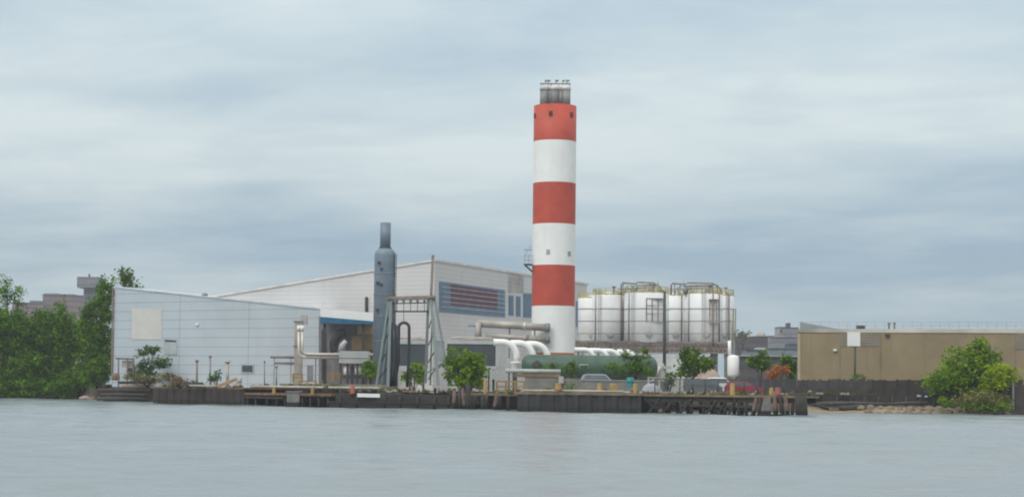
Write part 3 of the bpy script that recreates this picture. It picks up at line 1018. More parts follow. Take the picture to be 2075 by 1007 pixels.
# ------------------------------------------------------------------ white tank farm on a rack
tanks = [(1232, 66, 598, 286, 'white tank with faint grey cast second from the smokestack'),
         (1309, 91, 594, 284, 'widest white storage tank, left maintenance cage on its front'),
         (1425, 78, 596, 284, 'white storage tank carrying the right maintenance cage on its front'),
         (1196, 52, 605, 296, 'low white storage tank nearest the smokestack, partly hidden'),
         (1364, 60, 600, 298, 'white storage tank behind, between the two maintenance cages'),
         (1462, 50, 600, 294, 'rightmost white storage tank at the end of the row')]
for px, wpx, yt, YY, lab in tanks:
    kk = YY / F_PX
    r_ = wpx / 2 * kk
    zt, zb = P(px, yt, YY - r_).z, P(px, 692, YY - r_).z
    c = G(px, YY)
    t = thing('storage_tank', lab, 'tank', c, 'white storage tanks on the pipe rack')
    b0 = zb - GZ
    h = zt - zb
    MB().lathe([(r_ * .3, b0 - .8), (r_ * .8, b0 - .3), (r_, b0), (r_, b0 + h), (r_ * .96, b0 + h + .12), (r_ * .1, b0 + h + .55)], c, 36).build('shell', m_tank, t)
    for py in (625, 650, 675):
        z_ = P(px, py, YY - r_).z - GZ
        MB().lathe([(r_, z_ - .07), (r_ + .06, z_ - .07), (r_ + .06, z_ + .07), (r_, z_ + .07)], c, 36).build('hoop', m_ring, t)
    for s in (-1, 1):
        for s2 in (-1, 1):
            MB().bar(c + V((s * r_ * .62, s2 * r_ * .62, 0)), c + V((s * r_ * .62, s2 * r_ * .62, b0 - .25)), .3).build('leg', m_galv, t)
    rl = MB()
    nseg = 14
    ring = [c + V((r_ * .97 * math.cos(j * 2 * math.pi / nseg), r_ * .97 * math.sin(j * 2 * math.pi / nseg), b0 + h + .1)) for j in range(nseg)]
    for j in range(nseg):
        rl.bar(ring[j], ring[j] + V((0, 0, .95)), .08)
        for z_ in (.5, .95):
            rl.bar(ring[j] + V((0, 0, z_)), ring[(j + 1) % nseg] + V((0, 0, z_)), .07)
        rl.bar(ring[j] + V((0, 0, .12)), ring[(j + 1) % nseg] + V((0, 0, .12)), .05, .22)
    rl.build('guard_rail', m_yellow, t)
for (px, wpx, yt, YY, lab), side in zip(tanks, (-.55, -.62, -.1, 0, 0, .3)):
    t_ = next(o for o in COL.objects if o.get('label') == lab)
    c = ORG[t_]
    r_ = wpx / 2 * YY / F_PX
    zt = P(px, yt, YY - r_).z
    zb = P(px, 690, YY - r_).z
    if side:
        a_ = math.asin(side)
        q = c + V((math.sin(a_), -math.cos(a_), 0)) * (r_ + .22)
        tg = V((math.cos(a_), math.sin(a_), 0))
        mb = MB()
        for d_ in (-.22, .22):
            mb.bar(V((q.x, q.y, zb)) + tg * d_, V((q.x, q.y, zt + 1.1)) + tg * d_, .06)
        z_ = zb + .2
        while z_ < zt + 1:
            mb.bar(V((q.x, q.y, z_)) - tg * .22, V((q.x, q.y, z_)) + tg * .22, .04)
            z_ += .35
        mb.build('ladder', m_galv, t_)
    for d_ in ((-.8, .72) if wpx > 60 else (.45,)):
        a_ = math.asin(d_)
        q = c + V((math.sin(a_), -math.cos(a_), 0)) * (r_ + .12)
        MB().tube([V((q.x, q.y, zb - .4)), V((q.x, q.y, zt + .3)), V((q.x * .5 + c.x * .5, q.y * .5 + c.y * .5, zt + .75))], .09, 8).build('fill_pipe', m_rustpipe if d_ > 0 else m_galv, t_)
    MB().lathe([(.5, 0), (.5, .22), (.3, .26)], c + V((r_ * .05, -r_ + .05, zb - GZ + .9)), 16, axis=(0, -1, 0)).build('manhole', m_ring, t_)
    MB().lathe([(.12, 0), (.12, .9), (.3, .95), (.3, 1.15), (.1, 1.2)], c + V((r_ * .3, -r_ * .2, zt - GZ + .3)), 10).build('vent', m_pipegrey, t_)
# pipe loops above the tanks
for x0, x1, yt, lab in ((1259, 1338, 573, 'grey pipe loop on the tank tops nearer the smokestack'),
                        (1360, 1458, 574, 'grey pipe loop on the tank tops farther from the smokestack')):
    YY = 283.0
    t = thing('pipe_loop', lab, 'pipe', P((x0 + x1) / 2, 596, YY), 'pipe loops over the storage tanks')
    MB().bar(P(x0 - 6, 586, YY + .5), P(x1 + 2, 589, YY + .5), .1).build('hand_rail', m_yellow, t)
    MB().bar(P(x0 + 16, 580, YY + .3), P(x1 - 30, 578, YY + .9), .09).build('hand_rail', m_rustpipe, t)
    pts = [P(x0, 597, YY), P(x0, yt + 4, YY), P(x0 + 3, yt, YY), P(x0 + 30, yt + 2, YY), P(x0 + 33, yt - 1, YY), P(x1 - 14, yt, YY), P(x1 - 4, yt + 5, YY), P(x1 + 3, yt + 14, YY), P(x1 + 4, 600, YY)]
    MB().tube(pts, .13, 8).build('pipe', m_rack, t)
    pts = [P(x0 + 8, 597, YY + .8), P(x0 + 8, yt + 12, YY + .8), P(x1 - 6, yt + 8, YY + .8), P(x1 - 2, 600, YY + .8)]
    MB().tube(pts, .12, 8).build('pipe', m_galv, t)
    pts = [P(x0 + 30, 597, YY + .4), P(x0 + 32, yt + 6, YY + .4), P(x1 - 16, yt + 4, YY + .4), P(x1 - 12, 602, YY + .4), P(x1 - 12, 650, YY + .4)]
    MB().tube(pts, .11, 8).build('pipe', m_rustpipe, t)
    for f in (.06, .18, .29, .4, .52, .62, .73, .85, .97):
        px = x0 + (x1 - x0) * f
        MB().bar(P(px, 600, YY + .2), P(px + rng.uniform(-3, 3), yt + rng.uniform(-5, 12), YY + .2), rng.uniform(.06, .14)).build('stanchion', m_pipegrey, t)
    for f in (.3, .75):
        px = x0 + (x1 - x0) * f
        mb = MB().lathe([(.15, 0), (.4, .1), (.4, .8), (.2, 1.0), (.1, 1.3)], P(px, 596, YY - .1), 12)
        mb.build('valve', m_pipegrey, t)
# maintenance cages
for x0, x1, yt, yb, lab in ((1309, 1345, 604, 652, 'rusty maintenance cage on the widest white tank'),
                            (1437, 1459, 606, 654, 'rusty maintenance cage near the right end of the tanks')):
    YY = 280.6
    t = thing('maintenance_cage', lab, 'platform', P((x0 + x1) / 2, yb, YY), 'maintenance cages on the tanks')
    mb = MB()
    pbox(mb, x0, x1, yb - 2, yb, YY, 1.6)
    mb.build('floor', m_silver, t)
    mb = MB()
    pbox(mb, x0, x1, yt, yt + 1.6, YY, 1.6)
    mb.build('top_deck', m_pipegrey, t)
    for px in (x0 + 1, x0 + (x1 - x0) * .35, x0 + (x1 - x0) * .68, x1 - 1):
        MB().bar(P(px, yt, YY), P(px, yb, YY), .13).build('upright', m_rustpipe if px < x1 - 5 else m_pipegrey, t)
    for y_ in (yt + (yb - yt) * .3, yt + (yb - yt) * .65):
        MB().bar(P(x0, y_, YY), P(x1, y_, YY), .09).build('rail', m_galv, t)
    MB().tube([P(x0 + 8, 594, YY + .3), P(x0 + 8, 700, YY + .3)], .11, 8).build('riser_pipe', m_rustpipe, t)
# rusty pipe rack below the tanks
t = thing('pipe_rack', 'rusty brown pipe rack carrying the white storage tanks', 'pipe rack', G(1330, 282))
for z_, r2_, m_ in ((694, .3, m_rack), (699, .22, m_pipegrey), (704, .26, m_rack), (709, .2, m_rustpipe)):
    for j in range(2):
        MB().tube([P(1166, z_, 281.2 + j * 1.2), P(1474, z_ + 2.6, 281.2 + j * 1.2)], r2_, 8).build('pipe', m_, t)
tr = MB()
px = 1168
while px < 1474:
    tr.bar(P(px, 692, 281), P(px + 9, 713, 281), .14)
    tr.bar(P(px + 9, 692, 281), P(px, 713, 281), .14)
    px += 9
tr.bar(P(1166, 691.5, 281), P(1475, 694.5, 281), .26)
tr.bar(P(1166, 712, 281), P(1475, 715, 281), .22)
tr.build('truss', m_rack, t)
for px in (1172, 1264, 1302, 1374, 1412, 1442, 1452, 1470):
    MB().bar(P(px, 712, 281.5), G(px, 281.5), .36).build('leg', m_galv if px < 1440 else m_pipegrey, t)
t = thing('white_tank_skirt', 'low white clad pump house under the pipe rack', 'building', G(1350, 284))
mb = MB()
pbox(mb, 1240, 1436, 715, 770, 280.4, 6, z0=GZ)
mb.build('wall', M('skirt_cladding', (.60, .63, .64), .55, var=.06, stain=(.3, .27, .24), seam_z=2.2, seam_w=.1, seam_k=.75), t)
mb = MB()
pbox(mb, 1239, 1437, 713.8, 714.9, 280.3, 6.2)
mb.build('roof', m_trim, t)
for px in (1330, 1395):
    mb = MB()
    pbox(mb, px, px + 12, 742, 770, 280.33, .2, z0=GZ)
    mb.build('door', m_unit, t)
# stair / caged ladder at the right end of tanks
t = thing('access_ladder', 'olive stained access ladder on the right end of the tank row', 'ladder', G(1489, 284))
mb = MB()
for px in (1486, 1491):
    mb.bar(P(px, 625, 284), P(px - 2, 705, 284), .13)
for i in range(16):
    mb.bar(P(1486 - i * .12, 627 + i * 4.8, 284), P(1491 - i * .12, 627 + i * 4.8, 284), .08)
mb.build('ladder', M('olive_steel', (.22, .2, .09), .7), t)
mb = MB().bar(P(1487, 690, 284), P(1487, 770, 284), .35)
mb.build('column', m_galv, t)
# lamp pole in front of tanks
t = thing('lamp_pole', 'slender dark lamp pole in front of the white tanks', 'lamp post', G(1346.5, 262))
MB().tube([G(1346, 262), P(1347, 590, 262)], [.26, .17], 10).build('pole', m_dark, t)
MB().bar(P(1347, 591, 262), P(1340, 589, 262), .12).build('arm', m_dark, t)
MB().box(P(1336, 589, 262).x, P(1341, 589, 262).x, 261.8, 262.2, P(1338, 589.5, 262).z, P(1338, 587.8, 262).z).build('lamp_head', m_pipegrey, t)
MB().box(P(1348, 713, 262).x, P(1354, 713, 262).x, 261.8, 262.1, P(1351, 715, 262).z, P(1351, 712, 262).z).build('junction_box', m_dark, t)
# small white vessel with riser
c = G(1485.5, 256)
kv = 256 / F_PX
t = thing('white_vessel', 'small upright white pressure vessel right of the tank row', 'tank', c)
zb, zt = P(1485, 761, 256).z - GZ, P(1485, 720, 256).z - GZ
r_ = 11.8 * kv
MB().lathe([(r_ * .3, zb - .25), (r_ * .8, zb - .1), (r_, zb + .2), (r_, zt - .25), (r_ * .8, zt - .05), (r_ * .2, zt + .08)], c, 28).build('shell', m_white, t)
MB().tube([P(1479, 721, 256), P(1478.5, 705, 256), P(1478, 690, 256)], .24, 10).build('riser_pipe', m_tank, t)
for s in (-.6, .6):
    MB().bar(c + V((s * r_, 0, 0)), c + V((s * r_, 0, zb + .1)), .18).build('leg', m_pipegrey, t)
# sandy sloping tanks / cone piles behind the vessel
for px, w_, y_, lab, mt in ((1338, 26, 736, 'pale conical hopper at the right end of the green tank', m_palec),
                            (1436, 42, 742, 'low pale mound of sand right of the small tree', m_log)):
    YY = 252.0
    kk = YY / F_PX
    c = G(px, YY)
    zt = P(px, y_, YY).z - GZ
    mb = MB().lathe([(w_ * kk, -.1), (w_ * kk * .8, zt * .35), (w_ * kk * .45, zt * .75), (w_ * kk * .12, zt)], c, 22)
    if px < 1400:
        t = thing('conical_hopper', lab, 'hopper', c)
        mb = MB().lathe([(.9, -.1), (.9, zt * .7), (.5, zt * .85), (.5, zt)], c, 20)
        mb.build('body', mt, t)
        MB().bar(P(1322, 764, 251), P(1333, 742, 251), .7).build('chute', m_tank, t)
        MB().box(P(1345, 742, 251).x, P(1360, 742, 251).x, 250.6, 252, P(1352, 747, 251).z, P(1352, 741, 251).z).build('cover', m_palec, t)
    else:
        tag(mb.build('sand_mound', mt, None, c), lab, 'sand pile')

# ------------------------------------------------------------------ brown building on the right
bA = P(1616, 740, 264)
bB = P(2300, 740, 252)
bA.z = bB.z = GZ
nB = V((bB.y - bA.y, -(bB.x - bA.x), 0)).normalized()
if nB.y > 0:
    nB = -nB
bb = thing('tan_warehouse', 'long flat roofed tan brick warehouse behind the right tree', 'building', bA)
zt = PP(1850, 674, bA, nB).z
MB().prism([bA, bB, V((bB.x, bB.y, zt)), V((bA.x, bA.y, zt))], -nB * 40).build('wall', m_brown, bb)
dB = (bB - bA).normalized()
MB().prism([V((bA.x, bA.y, zt)) + nB * .1 - dB * .1, V((bB.x, bB.y, zt)) + nB * .1, V((bB.x, bB.y, zt + .5)) + nB * .1, V((bA.x, bA.y, zt + .5)) + nB * .1 - dB * .1], -nB * 40.2).build('coping', m_coping, bb)
panel(MB(), [(1616, 676), (1622, 676), (1622, 775), (1616, 775)], bA, nB, .1, .3).build('corner_pier', M('pale_pier', (.40, .33, .24), .8), bb)
for x0, x1, y0, y1 in ((1702, 1718, 675, 702), (1745, 1784, 675, 702), (2057, 2110, 673, 708)):
    panel(MB(), [(x0, y0), (x1, y0), (x1, y1), (x0, y1)], bA, nB, .06, .2).build('wall_grille', m_grille, bb)
panel(MB(), [(1782, 676), (1785, 676), (1785, 768), (1782, 768)], bA, nB, .12, .2).build('downpipe', M('downpipe_paint', (.24, .18, .11), .7), bb)
panel(MB(), [(1701, 676), (1703, 676), (1703, 766), (1701, 766)], bA, nB, .05, .2).build('downpipe', M('downpipe_paint2', (.25, .185, .11), .7), bb)
panel(MB(), [(2056, 676), (2058, 676), (2058, 766), (2056, 766)], bA, nB, .05, .2).build('downpipe', MATS['downpipe_paint2'], bb)
panel(MB(), [(1689, 707), (1696, 707), (1696, 711), (1689, 711)], bA, nB, .3, .35).build('wall_lamp', m_plank, bb)
panel(MB(), [(1793, 677), (1803, 677), (1802, 683), (1795, 683)], bA, nB, .25, .3).build('wall_bracket', m_dark, bb)
rl = MB()
ztop = zt + .5
LB = (bB - bA).length
i = 0
d_ = .6
while d_ < LB:
    p = bA + dB * d_ - nB * .5
    p.z = ztop
    rl.bar(p, p + V((0, 0, 1.0)), .04)
    d_ += 1.25
for z_ in (.5, .97):
    p, q_ = bA - nB * .5, bB - nB * .5
    rl.bar(V((p.x, p.y, ztop + z_)), V((q_.x, q_.y, ztop + z_)), .04)
rl.build('roof_rail', m_galv, bb)
a = V((bA.x, bA.y, ztop)) + dB * .1 - nB * 2
zr = PP(1616, 651, bA, nB).z
MB().prism([a, a + dB * 5.6, a + V((0, 0, zr - ztop)) ], -nB * 9).build('roof_wedge', m_slope, bb)
p = PP(1741, 667, bA, nB) - nB * 3
MB().box(p.x - .55, p.x + .55, p.y, p.y + 1, ztop - .2, ztop + .62).build('roof_vent', m_dark, bb)
for px in (1798, 1809):
    p = PP(px, 665, bA, nB) - nB * 3
    MB().lathe([(.12, -.3), (.12, .75), (.25, .8), (.2, 1.0)], V((p.x, p.y, ztop)), 10).build('roof_pipe', m_pipegrey, bb)
# signboard on a pole
YY = 251.0
t = thing('pole_sign', 'blank white rectangular board on a slim dark pole', 'sign', G(1732, YY))
pbox(MB(), 1717.5, 1743, 672.5, 701, YY, .25).build('board', m_plank, t)
MB().tube([G(1731.5, YY + .15), P(1733, 702, YY + .15)], [.16, .13], 10).build('pole', m_dark, t)
MB().bar(P(1722, 701.5, YY + .12), P(1741, 701.5, YY + .12), .14).build('bracket', m_dark, t)

# ------------------------------------------------------------------ far buildings
def far_block(lab, Y, x0, x1, yt, mat, depth=18, extras=(), cat='building', group=None, wins=0):
    t = thing('distant_building', lab, cat, G((x0 + x1) / 2, Y), group)
    mb = MB()
    pbox(mb, x0, x1, yt, 780, Y, depth, z0=GZ - 1)
    mb.build('wall', mat, t)
    mb = MB()
    pbox(mb, x0 - .4, x1 + .4, yt - 1.1, yt - .02, Y - .4, depth + .8)
    mb.build('roof', m_fgrey if mat is not m_fgrey else m_fdark, t)
    for ex0, ex1, ey0, ey1, em, nm in extras:
        mb = MB()
        pbox(mb, ex0, ex1, ey0, ey1, Y + 2, min(depth - 4, 12))
        mb.build(nm, em, t)
    return t


FY = 1000.0
far_block('distant brick apartment block behind the left trees', FY, 84, 172, 599, m_fbrick, 30,
          ((88, 118, 594.5, 599, m_fgrey, 'penthouse'), (128, 150, 596, 599, m_fgrey, 'penthouse')))
far_block('lower distant brick block left of the apartment block', FY - 60, 22, 86, 614, m_fbrick, 30, ((60, 80, 609, 614, m_fgrey, 'penthouse'),))
far_block('distant brick block low behind the trees beside the shed', FY - 120, 120, 180, 640, m_ftan, 20)
t = thing('distant_tower', 'distant dark tower with wide top above the left trees', 'tower', G(180, FY - 30))
pbox(MB(), 167, 197, 583, 780, FY - 30, 12, z0=GZ - 1).build('shaft', m_fgrey, t)
pbox(MB(), 156, 199, 561, 582.5, FY - 34, 18).build('head', m_fgrey, t)
MB().bar(P(181, 561, FY - 28), P(181, 555, FY - 28), .8).build('antenna', m_fdark, t)

far_block('long dark distant building low beside the tank row', 820, 1480, 1556, 682, m_fdark, 20)
far_block('distant tan slab block between two dark rooflines', 900, 1556, 1569, 681, m_ftan, 12)
t = far_block('pale distant building with one dark window near the warehouse', 1000, 1577, 1594, 663, m_fpink, 14)
pbox(MB(), 1581, 1588, 667, 674, 999.6, .8).build('window', m_fwin, t)
far_block('blue grey distant block with roof tank beside the warehouse edge', 980, 1592.5, 1618, 664, m_fgrey, 14,
          ((1597, 1602, 654, 664, m_fdark, 'roof_tank'),))
far_block('wide grey distant block below the pale building', 880, 1568, 1622, 684, m_fgrey, 16, ((1570, 1590, 681.5, 684, m_fpink, 'penthouse'),))
t = thing('distant_church', 'small distant domed pale building on the right skyline', 'building', G(1542, 930))
pbox(MB(), 1535, 1551, 679, 780, 930, 10, z0=GZ - 1).build('wall', m_ftan, t)
c = P(1543, 680, 935)
MB().lathe([(2.2, -.5), (2.2, 0), (1.9, 1.0), (1.2, 1.8), (.1, 2.3)], c, 16).build('dome', m_fpink, t)
t = far_block('low distant shed with white roof edge behind the rust bush', 520, 1500, 1625, 723, m_fdark, 16)
pbox(MB(), 1499, 1626, 720.3, 721.7, 519, 18).build('roof_edge', m_froof, t)
far_block('small distant grey roofed house right of the white vessel', 600, 1512, 1552, 709, m_fgrey, 12, ((1535, 1551, 704, 709, m_froof, 'gable'),))
far_block('distant blue grey warehouse touching the tan building', 640, 1556, 1622, 706, M('far_blue', (.16, .2, .22), .7, seam_z=2.5, seam_w=.8), 12)
far_block('dark blue distant block against the tan warehouse corner', 700, 1600, 1622, 696, M('far_navy', (.06, .085, .13), .7), 12)

# ------------------------------------------------------------------ vegetation
tree('shore_tree', 'tall wispy tree at the far left edge of the frame', 'tree', 12, 319,
     [(-30, 610, 30, 55), (12, 585, 15, 38), (40, 600, 11, 32), (-5, 650, 40, 40)], l_dark, 0.45, .2, 'trees on the left shore', cl_r=.7, shell=.3)
tree('shore_tree', 'broad dense tree filling the left shore below the wispy tree', 'tree', 30, 317,
     [(-30, 700, 60, 62), (40, 690, 45, 55), (15, 655, 40, 30), (-10, 760, 60, 38), (55, 750, 40, 42), (0, 785, 60, 22), (60, 785, 45, 20), (-40, 650, 40, 36)], l_dark, 1.5, .22, 'trees on the left shore', cl_r=.95, shell=.35)
tree('shore_tree', 'rounded tree in the middle of the left shore below the brick block', 'tree', 110, 321,
     [(105, 680, 45, 50), (85, 650, 25, 24), (135, 660, 22, 30), (120, 735, 55, 42), (80, 730, 40, 45), (122, 622, 8, 14), (100, 700, 60, 40), (150, 690, 30, 40), (135, 780, 40, 20)], l_dark, 1.5, .22, 'trees on the left shore', cl_r=.95, shell=.35)
tree('shore_tree', 'tallest dark shore tree rising against the shed corner', 'tree', 196, 306,
     [(196, 650, 32, 50), (208, 600, 18, 32), (182, 628, 10, 22), (212, 570, 5, 18), (228, 585, 6, 22), (195, 720, 34, 48), (222, 620, 12, 30), (205, 700, 28, 40), (190, 760, 30, 24), (172, 670, 14, 36)], l_dark, 1.3, .2, 'trees on the left shore', cl_r=.75)
tree('shore_tree', 'slim tree top showing above the shed roof', 'tree', 258, 322,
     [(258, 600, 20, 30), (256, 566, 13, 22), (268, 575, 8, 14), (250, 558, 5, 15), (282, 590, 10, 6)], l_mid, .6, .24, 'trees on the left shore', cl_r=.7, shell=.2)
bush('shore_bush', 'low dark bush at the waterline on the far left', 'bush', 40, 315.5,
     [(-20, 780, 60, 28), (60, 785, 50, 24)], l_dark, .9, .2, 'bushes on the left shore', gz=1.0, cl_r=.7)
bush('shore_bush', 'dark leafy bush in front of the shed corner', 'bush', 205, 301,
     [(205, 745, 26, 30), (182, 760, 18, 22)], l_dark, 1.0, .18, 'bushes on the left shore', gz=1.8, cl_r=.6)
bush('shore_bush', 'low leafy bush beside the pale shore rocks', 'bush', 145, 314,
     [(140, 775, 34, 30), (165, 765, 22, 22), (118, 788, 24, 16)], l_dark, 1.0, .18, 'bushes on the left shore', gz=1.2, cl_r=.6)

tree('small_tree', 'crooked little tree before the shed window', 'tree', 300, 287,
     [(308, 708, 20, 10), (290, 717, 10, 9), (320, 735, 26, 11), (292, 742, 18, 12), (300, 752, 22, 9), (338, 730, 10, 6)], l_blue, .75, .17, gz=GZ, trunk_r=.1, cl_r=.42, shell=.15)
tree('small_tree', 'bright green bushy tree right of the hose gantry', 'tree', 944, 238,
     [(930, 722, 22, 20), (955, 735, 26, 24), (940, 755, 36, 26), (968, 758, 18, 22), (916, 745, 14, 24), (935, 772, 26, 14), (962, 772, 20, 14)], l_bright, 1.2, .18, gz=1.5, trunk_r=.14, cl_r=.6, shell=.35)
bush('scrub_bush', 'low green scrub behind the left gantry leg', 'bush', 752, 247, [(752, 750, 15, 18), (745, 738, 10, 8)], l_bright, 1.0, .16, 'green scrub under the gantry')
bush('scrub_bush', 'low green scrub between the gantry legs', 'bush', 840, 247, [(842, 752, 17, 16), (826, 762, 12, 14), (850, 765, 14, 12)], l_bright, 1.0, .16, 'green scrub under the gantry')
tree('sapling', 'thin leafy sapling in front of the green tank end', 'tree', 1290, 240,
     [(1290, 725, 14, 14), (1270, 722, 10, 7), (1306, 716, 10, 9), (1280, 742, 24, 10), (1298, 752, 26, 10), (1313, 735, 10, 8), (1288, 710, 5, 4)], l_mid, .8, .16, trunk_r=.09, cl_r=.4, shell=.1)
tree('small_tree', 'round green tree in front of the right white tanks', 'tree', 1404, 240,
     [(1400, 722, 26, 16), (1412, 738, 34, 18), (1385, 740, 16, 18), (1398, 756, 22, 10), (1430, 735, 18, 10)], l_mid, 1.1, .18, trunk_r=.11, cl_r=.5, shell=.3)
bush('yard_shrub', 'small shrub behind the quay right of the pale tarpaulin', 'bush', 1356, 232, [(1356, 772, 16, 16), (1368, 760, 8, 8)], l_mid, .9, .14, 'shrubs along the yard')
bush('yard_shrub', 'small shrub in front of the green tank middle', 'bush', 1155, 238, [(1155, 750, 14, 14), (1160, 735, 8, 7)], l_mid, .8, .14, 'shrubs along the yard')
bush('yard_shrub', 'small green shrub on the quay left of the leaning plank', 'bush', 440, 256, [(441, 762, 8, 12), (430, 768, 10, 8)], l_blue, .9, .14, 'shrubs along the yard')
bush('yard_shrub', 'dark shrub before the left half of the green tank', 'bush', 1098, 240, [(1098, 748, 18, 8), (1120, 744, 10, 9)], l_mid, .8, .14, 'shrubs along the yard')
bush('yard_shrub', 'dark shrub between the silver car and the sapling', 'bush', 1258, 239, [(1256, 750, 16, 12), (1240, 742, 10, 8)], l_mid, .8, .14, 'shrubs along the yard')
bush('yard_shrub', 'tiny shrub beside the orange bollard on the quay', 'bush', 1158, 224, [(1157, 783, 9, 5)], l_bright, 1, .12, 'shrubs along the yard')
bush('yard_shrub', 'dry olive shrub at the foot of the crooked little tree', 'bush', 300, 286, [(300, 766, 42, 12), (268, 762, 20, 10)], l_olive, .8, .14, 'shrubs along the yard')
bush('yard_shrub', 'dry ochre shrub on the rusted bulkhead top', 'bush', 365, 255, [(362, 772, 26, 9), (345, 764, 12, 7), (385, 777, 18, 6)], l_ochre, .8, .13, 'shrubs along the yard')
bush('far_shrub', 'dark green shrub left of the rust coloured bush', 'bush', 1541, 270, [(1540, 735, 24, 15), (1542, 715, 8, 8)], l_dark, 1.0, .2, 'shrubs before the distant shed')
bush('far_shrub', 'dark green shrub against the tan warehouse corner', 'bush', 1602, 268, [(1600, 745, 16, 22), (1592, 732, 14, 10)], l_dark, 1.0, .2, 'shrubs before the distant shed')
bush('rust_bush', 'rust orange dying bush beside the tan warehouse', 'bush', 1577, 256, [(1578, 752, 16, 10), (1566, 760, 14, 7), (1590, 748, 8, 5)], l_rust, 1.0, .15)
tree('far_tree', 'olive treetop on the skyline right of the tanks', 'tree', 1506, 700, [(1506, 679, 15, 8), (1494, 684, 10, 10)], l_far, .12, .6, gz=GZ, cl_r=2.0, trunk_r=.3)
tree('bank_tree', 'large rounded green tree on the right bank', 'tree', 1965, 242,
     [(1985, 712, 22, 24), (1955, 735, 40, 28), (2000, 740, 34, 30), (1930, 765, 36, 24), (1965, 775, 55, 30), (1902, 778, 22, 18), (2015, 770, 28, 26)], l_bright, 1.25, .2, gz=1.2, trunk_r=.2, cl_r=.8, shell=.45)
tree('bank_tree', 'yellow green young tree in front of the large right tree', 'tree', 2022, 238.5,
     [(2028, 755, 28, 16), (2010, 775, 28, 16), (2045, 765, 16, 16)], l_lime, 1.1, .18, gz=1.2, trunk_r=.1, cl_r=.6, shell=.3)
bush('bank_grass', 'dry olive tussock bush at the foot of the right tree', 'bush', 1985, 237,
     [(1985, 805, 46, 14), (2020, 812, 30, 14), (1955, 815, 30, 10)], l_olive, 1.1, .14, gz=.9, cl_r=.5)
bush('bank_grass', 'dark green low bush at the right bank waterline', 'bush', 2010, 236.2,
     [(2020, 822, 34, 10), (1975, 824, 26, 7), (1915, 815, 20, 9)], l_bright, 1.0, .14, gz=.6, cl_r=.45)
bush('yard_shrub', 'small weed at the foot of the sign pole', 'bush', 1742, 250, [(1742, 762, 10, 5), (1730, 766, 8, 3)], l_dark, 1, .13, 'shrubs along the yard')

# ------------------------------------------------------------------ quay: left bulkhead
def wall_run(mb, x0, x1, zt, thick, zb=-0.6, rib=0.0, step=0.6, back=0.0):
    """a quay wall following the water line; rib gives the sheet piling its corrugation"""
    a, b_ = front(x0, back), front(x1, back)
    d = (b_ - a)
    L_ = d.length
    d = d / L_
    nrm = V((d.y, -d.x, 0))
    pts = []
    s_, i_ = 0.0, 0
    while s_ < L_:
        off = rib if i_ % 2 else 0
        pts.append(a + d * s_ + nrm * off)
        s2 = min(L_, s_ + step * .8)
        pts.append(a + d * s2 + nrm * off)
        s_ += step
        i_ += 1
    poly = [V((p.x, p.y, zb)) for p in pts] + [V((b_.x, b_.y, zb)) - nrm * thick, V((a.x, a.y, zb)) - nrm * thick]
    mb.prism(poly, (0, 0, zt - zb))
    return a, b_, d, nrm


def cap_run(mb, x0, x1, z0, z1, out, depth, back=0.0):
    a, b_ = front(x0, back), front(x1, back)
    d = (b_ - a).normalized()
    nrm = V((d.y, -d.x, 0))
    poly = [a + nrm * out, b_ + nrm * out, b_ - nrm * depth, a - nrm * depth]
    mb.prism([V((p.x, p.y, z0)) for p in poly], (0, 0, z1 - z0))


t = thing('sheet_pile_bulkhead', 'rusted brown sheet pile bulkhead in front of the shed', 'bulkhead', front(400), 'sheet pile bulkheads')
mb = MB()
wall_run(mb, 310, 495, 2.12, 26, rib=.16, step=.75)
mb.build('sheet_piling', m_sheet, t)
mb = MB()
cap_run(mb, 308, 497, 2.123, 2.34, .25, 26)
mb.build('cap', m_rustcap, t)
t = thing('sheet_pile_bulkhead', 'long black sheet pile bulkhead below the green tank', 'bulkhead', front(1170), 'sheet pile bulkheads')
mb = MB()
wall_run(mb, 1048, 1300, 1.98, 14, rib=.16, step=.75)
mb.build('sheet_piling', m_sheet2, t)
mb = MB()
cap_run(mb, 1046, 1303, 1.983, 2.28, .25, 14)
mb.build('cap', m_cap, t)
t = thing('quay_pipe', 'long pale pipe lying along the black bulkhead cap', 'pipe', front(1160) + V((0, .8, 2.3)))
MB().tube([front(1060, .6) + V((0, 0, 2.42)), front(1160, .6) + V((0, 0, 2.44)), front(1266, .6) + V((0, 0, 2.42))], .12, 8).build('pipe', m_palec, t)
t = thing('quay_pipe', 'long pale pipe lying along the timber quay by the shed', 'pipe', front(620, 3) + V((0, 0, 2.3)))
MB().tube([front(496, 6) + V((0, 0, 2.5)), front(620, 6) + V((0, 0, 2.5)), front(762, 5) + V((0, 0, 2.48))], .15, 8).build('pipe', m_palec, t)
for px in (520, 600, 680, 745):
    p = front(px, 6)
    MB().box(p.x - .15, p.x + .15, p.y - .12, p.y + .12, 1.9, 2.4).build('support', m_dark, t)

# timber pier left-centre
t = thing('timber_pier', 'low timber pier on dark piles between bulkhead and barge', 'pier', front(590), 'timber piers')
mb = MB()
cap_run(mb, 497, 672, 1.42, 1.72, .15, 5.5)
mb.build('deck', m_rustcap, t)
mb = MB()
cap_run(mb, 496, 680, .0, 2.3, -6.0, 7)
mb.build('back_wall', m_weather, t)
for px in (502, 518, 541, 560, 577, 612, 628, 646, 664):
    p = front(px, .35)
    MB().tube([p + V((0, 0, -.6)), p + V((rng.uniform(-.08, .08), 0, 1.43))], [.2, .17], 8).build('pile', m_pile, t)
for px in (510, 550, 575, 620, 655):
    p = front(px, 2.8)
    MB().tube([p + V((0, 0, -.6)), p + V((0, 0, 1.43))], .2, 8).build('pile', m_pile, t)
mb = MB()
a, b_ = front(497, .1), front(575, .1)
mb.bar(a + V((0, 0, 1.15)), b_ + V((0, 0, 1.1)), .2, .3)
mb.build('waler', m_pile, t)
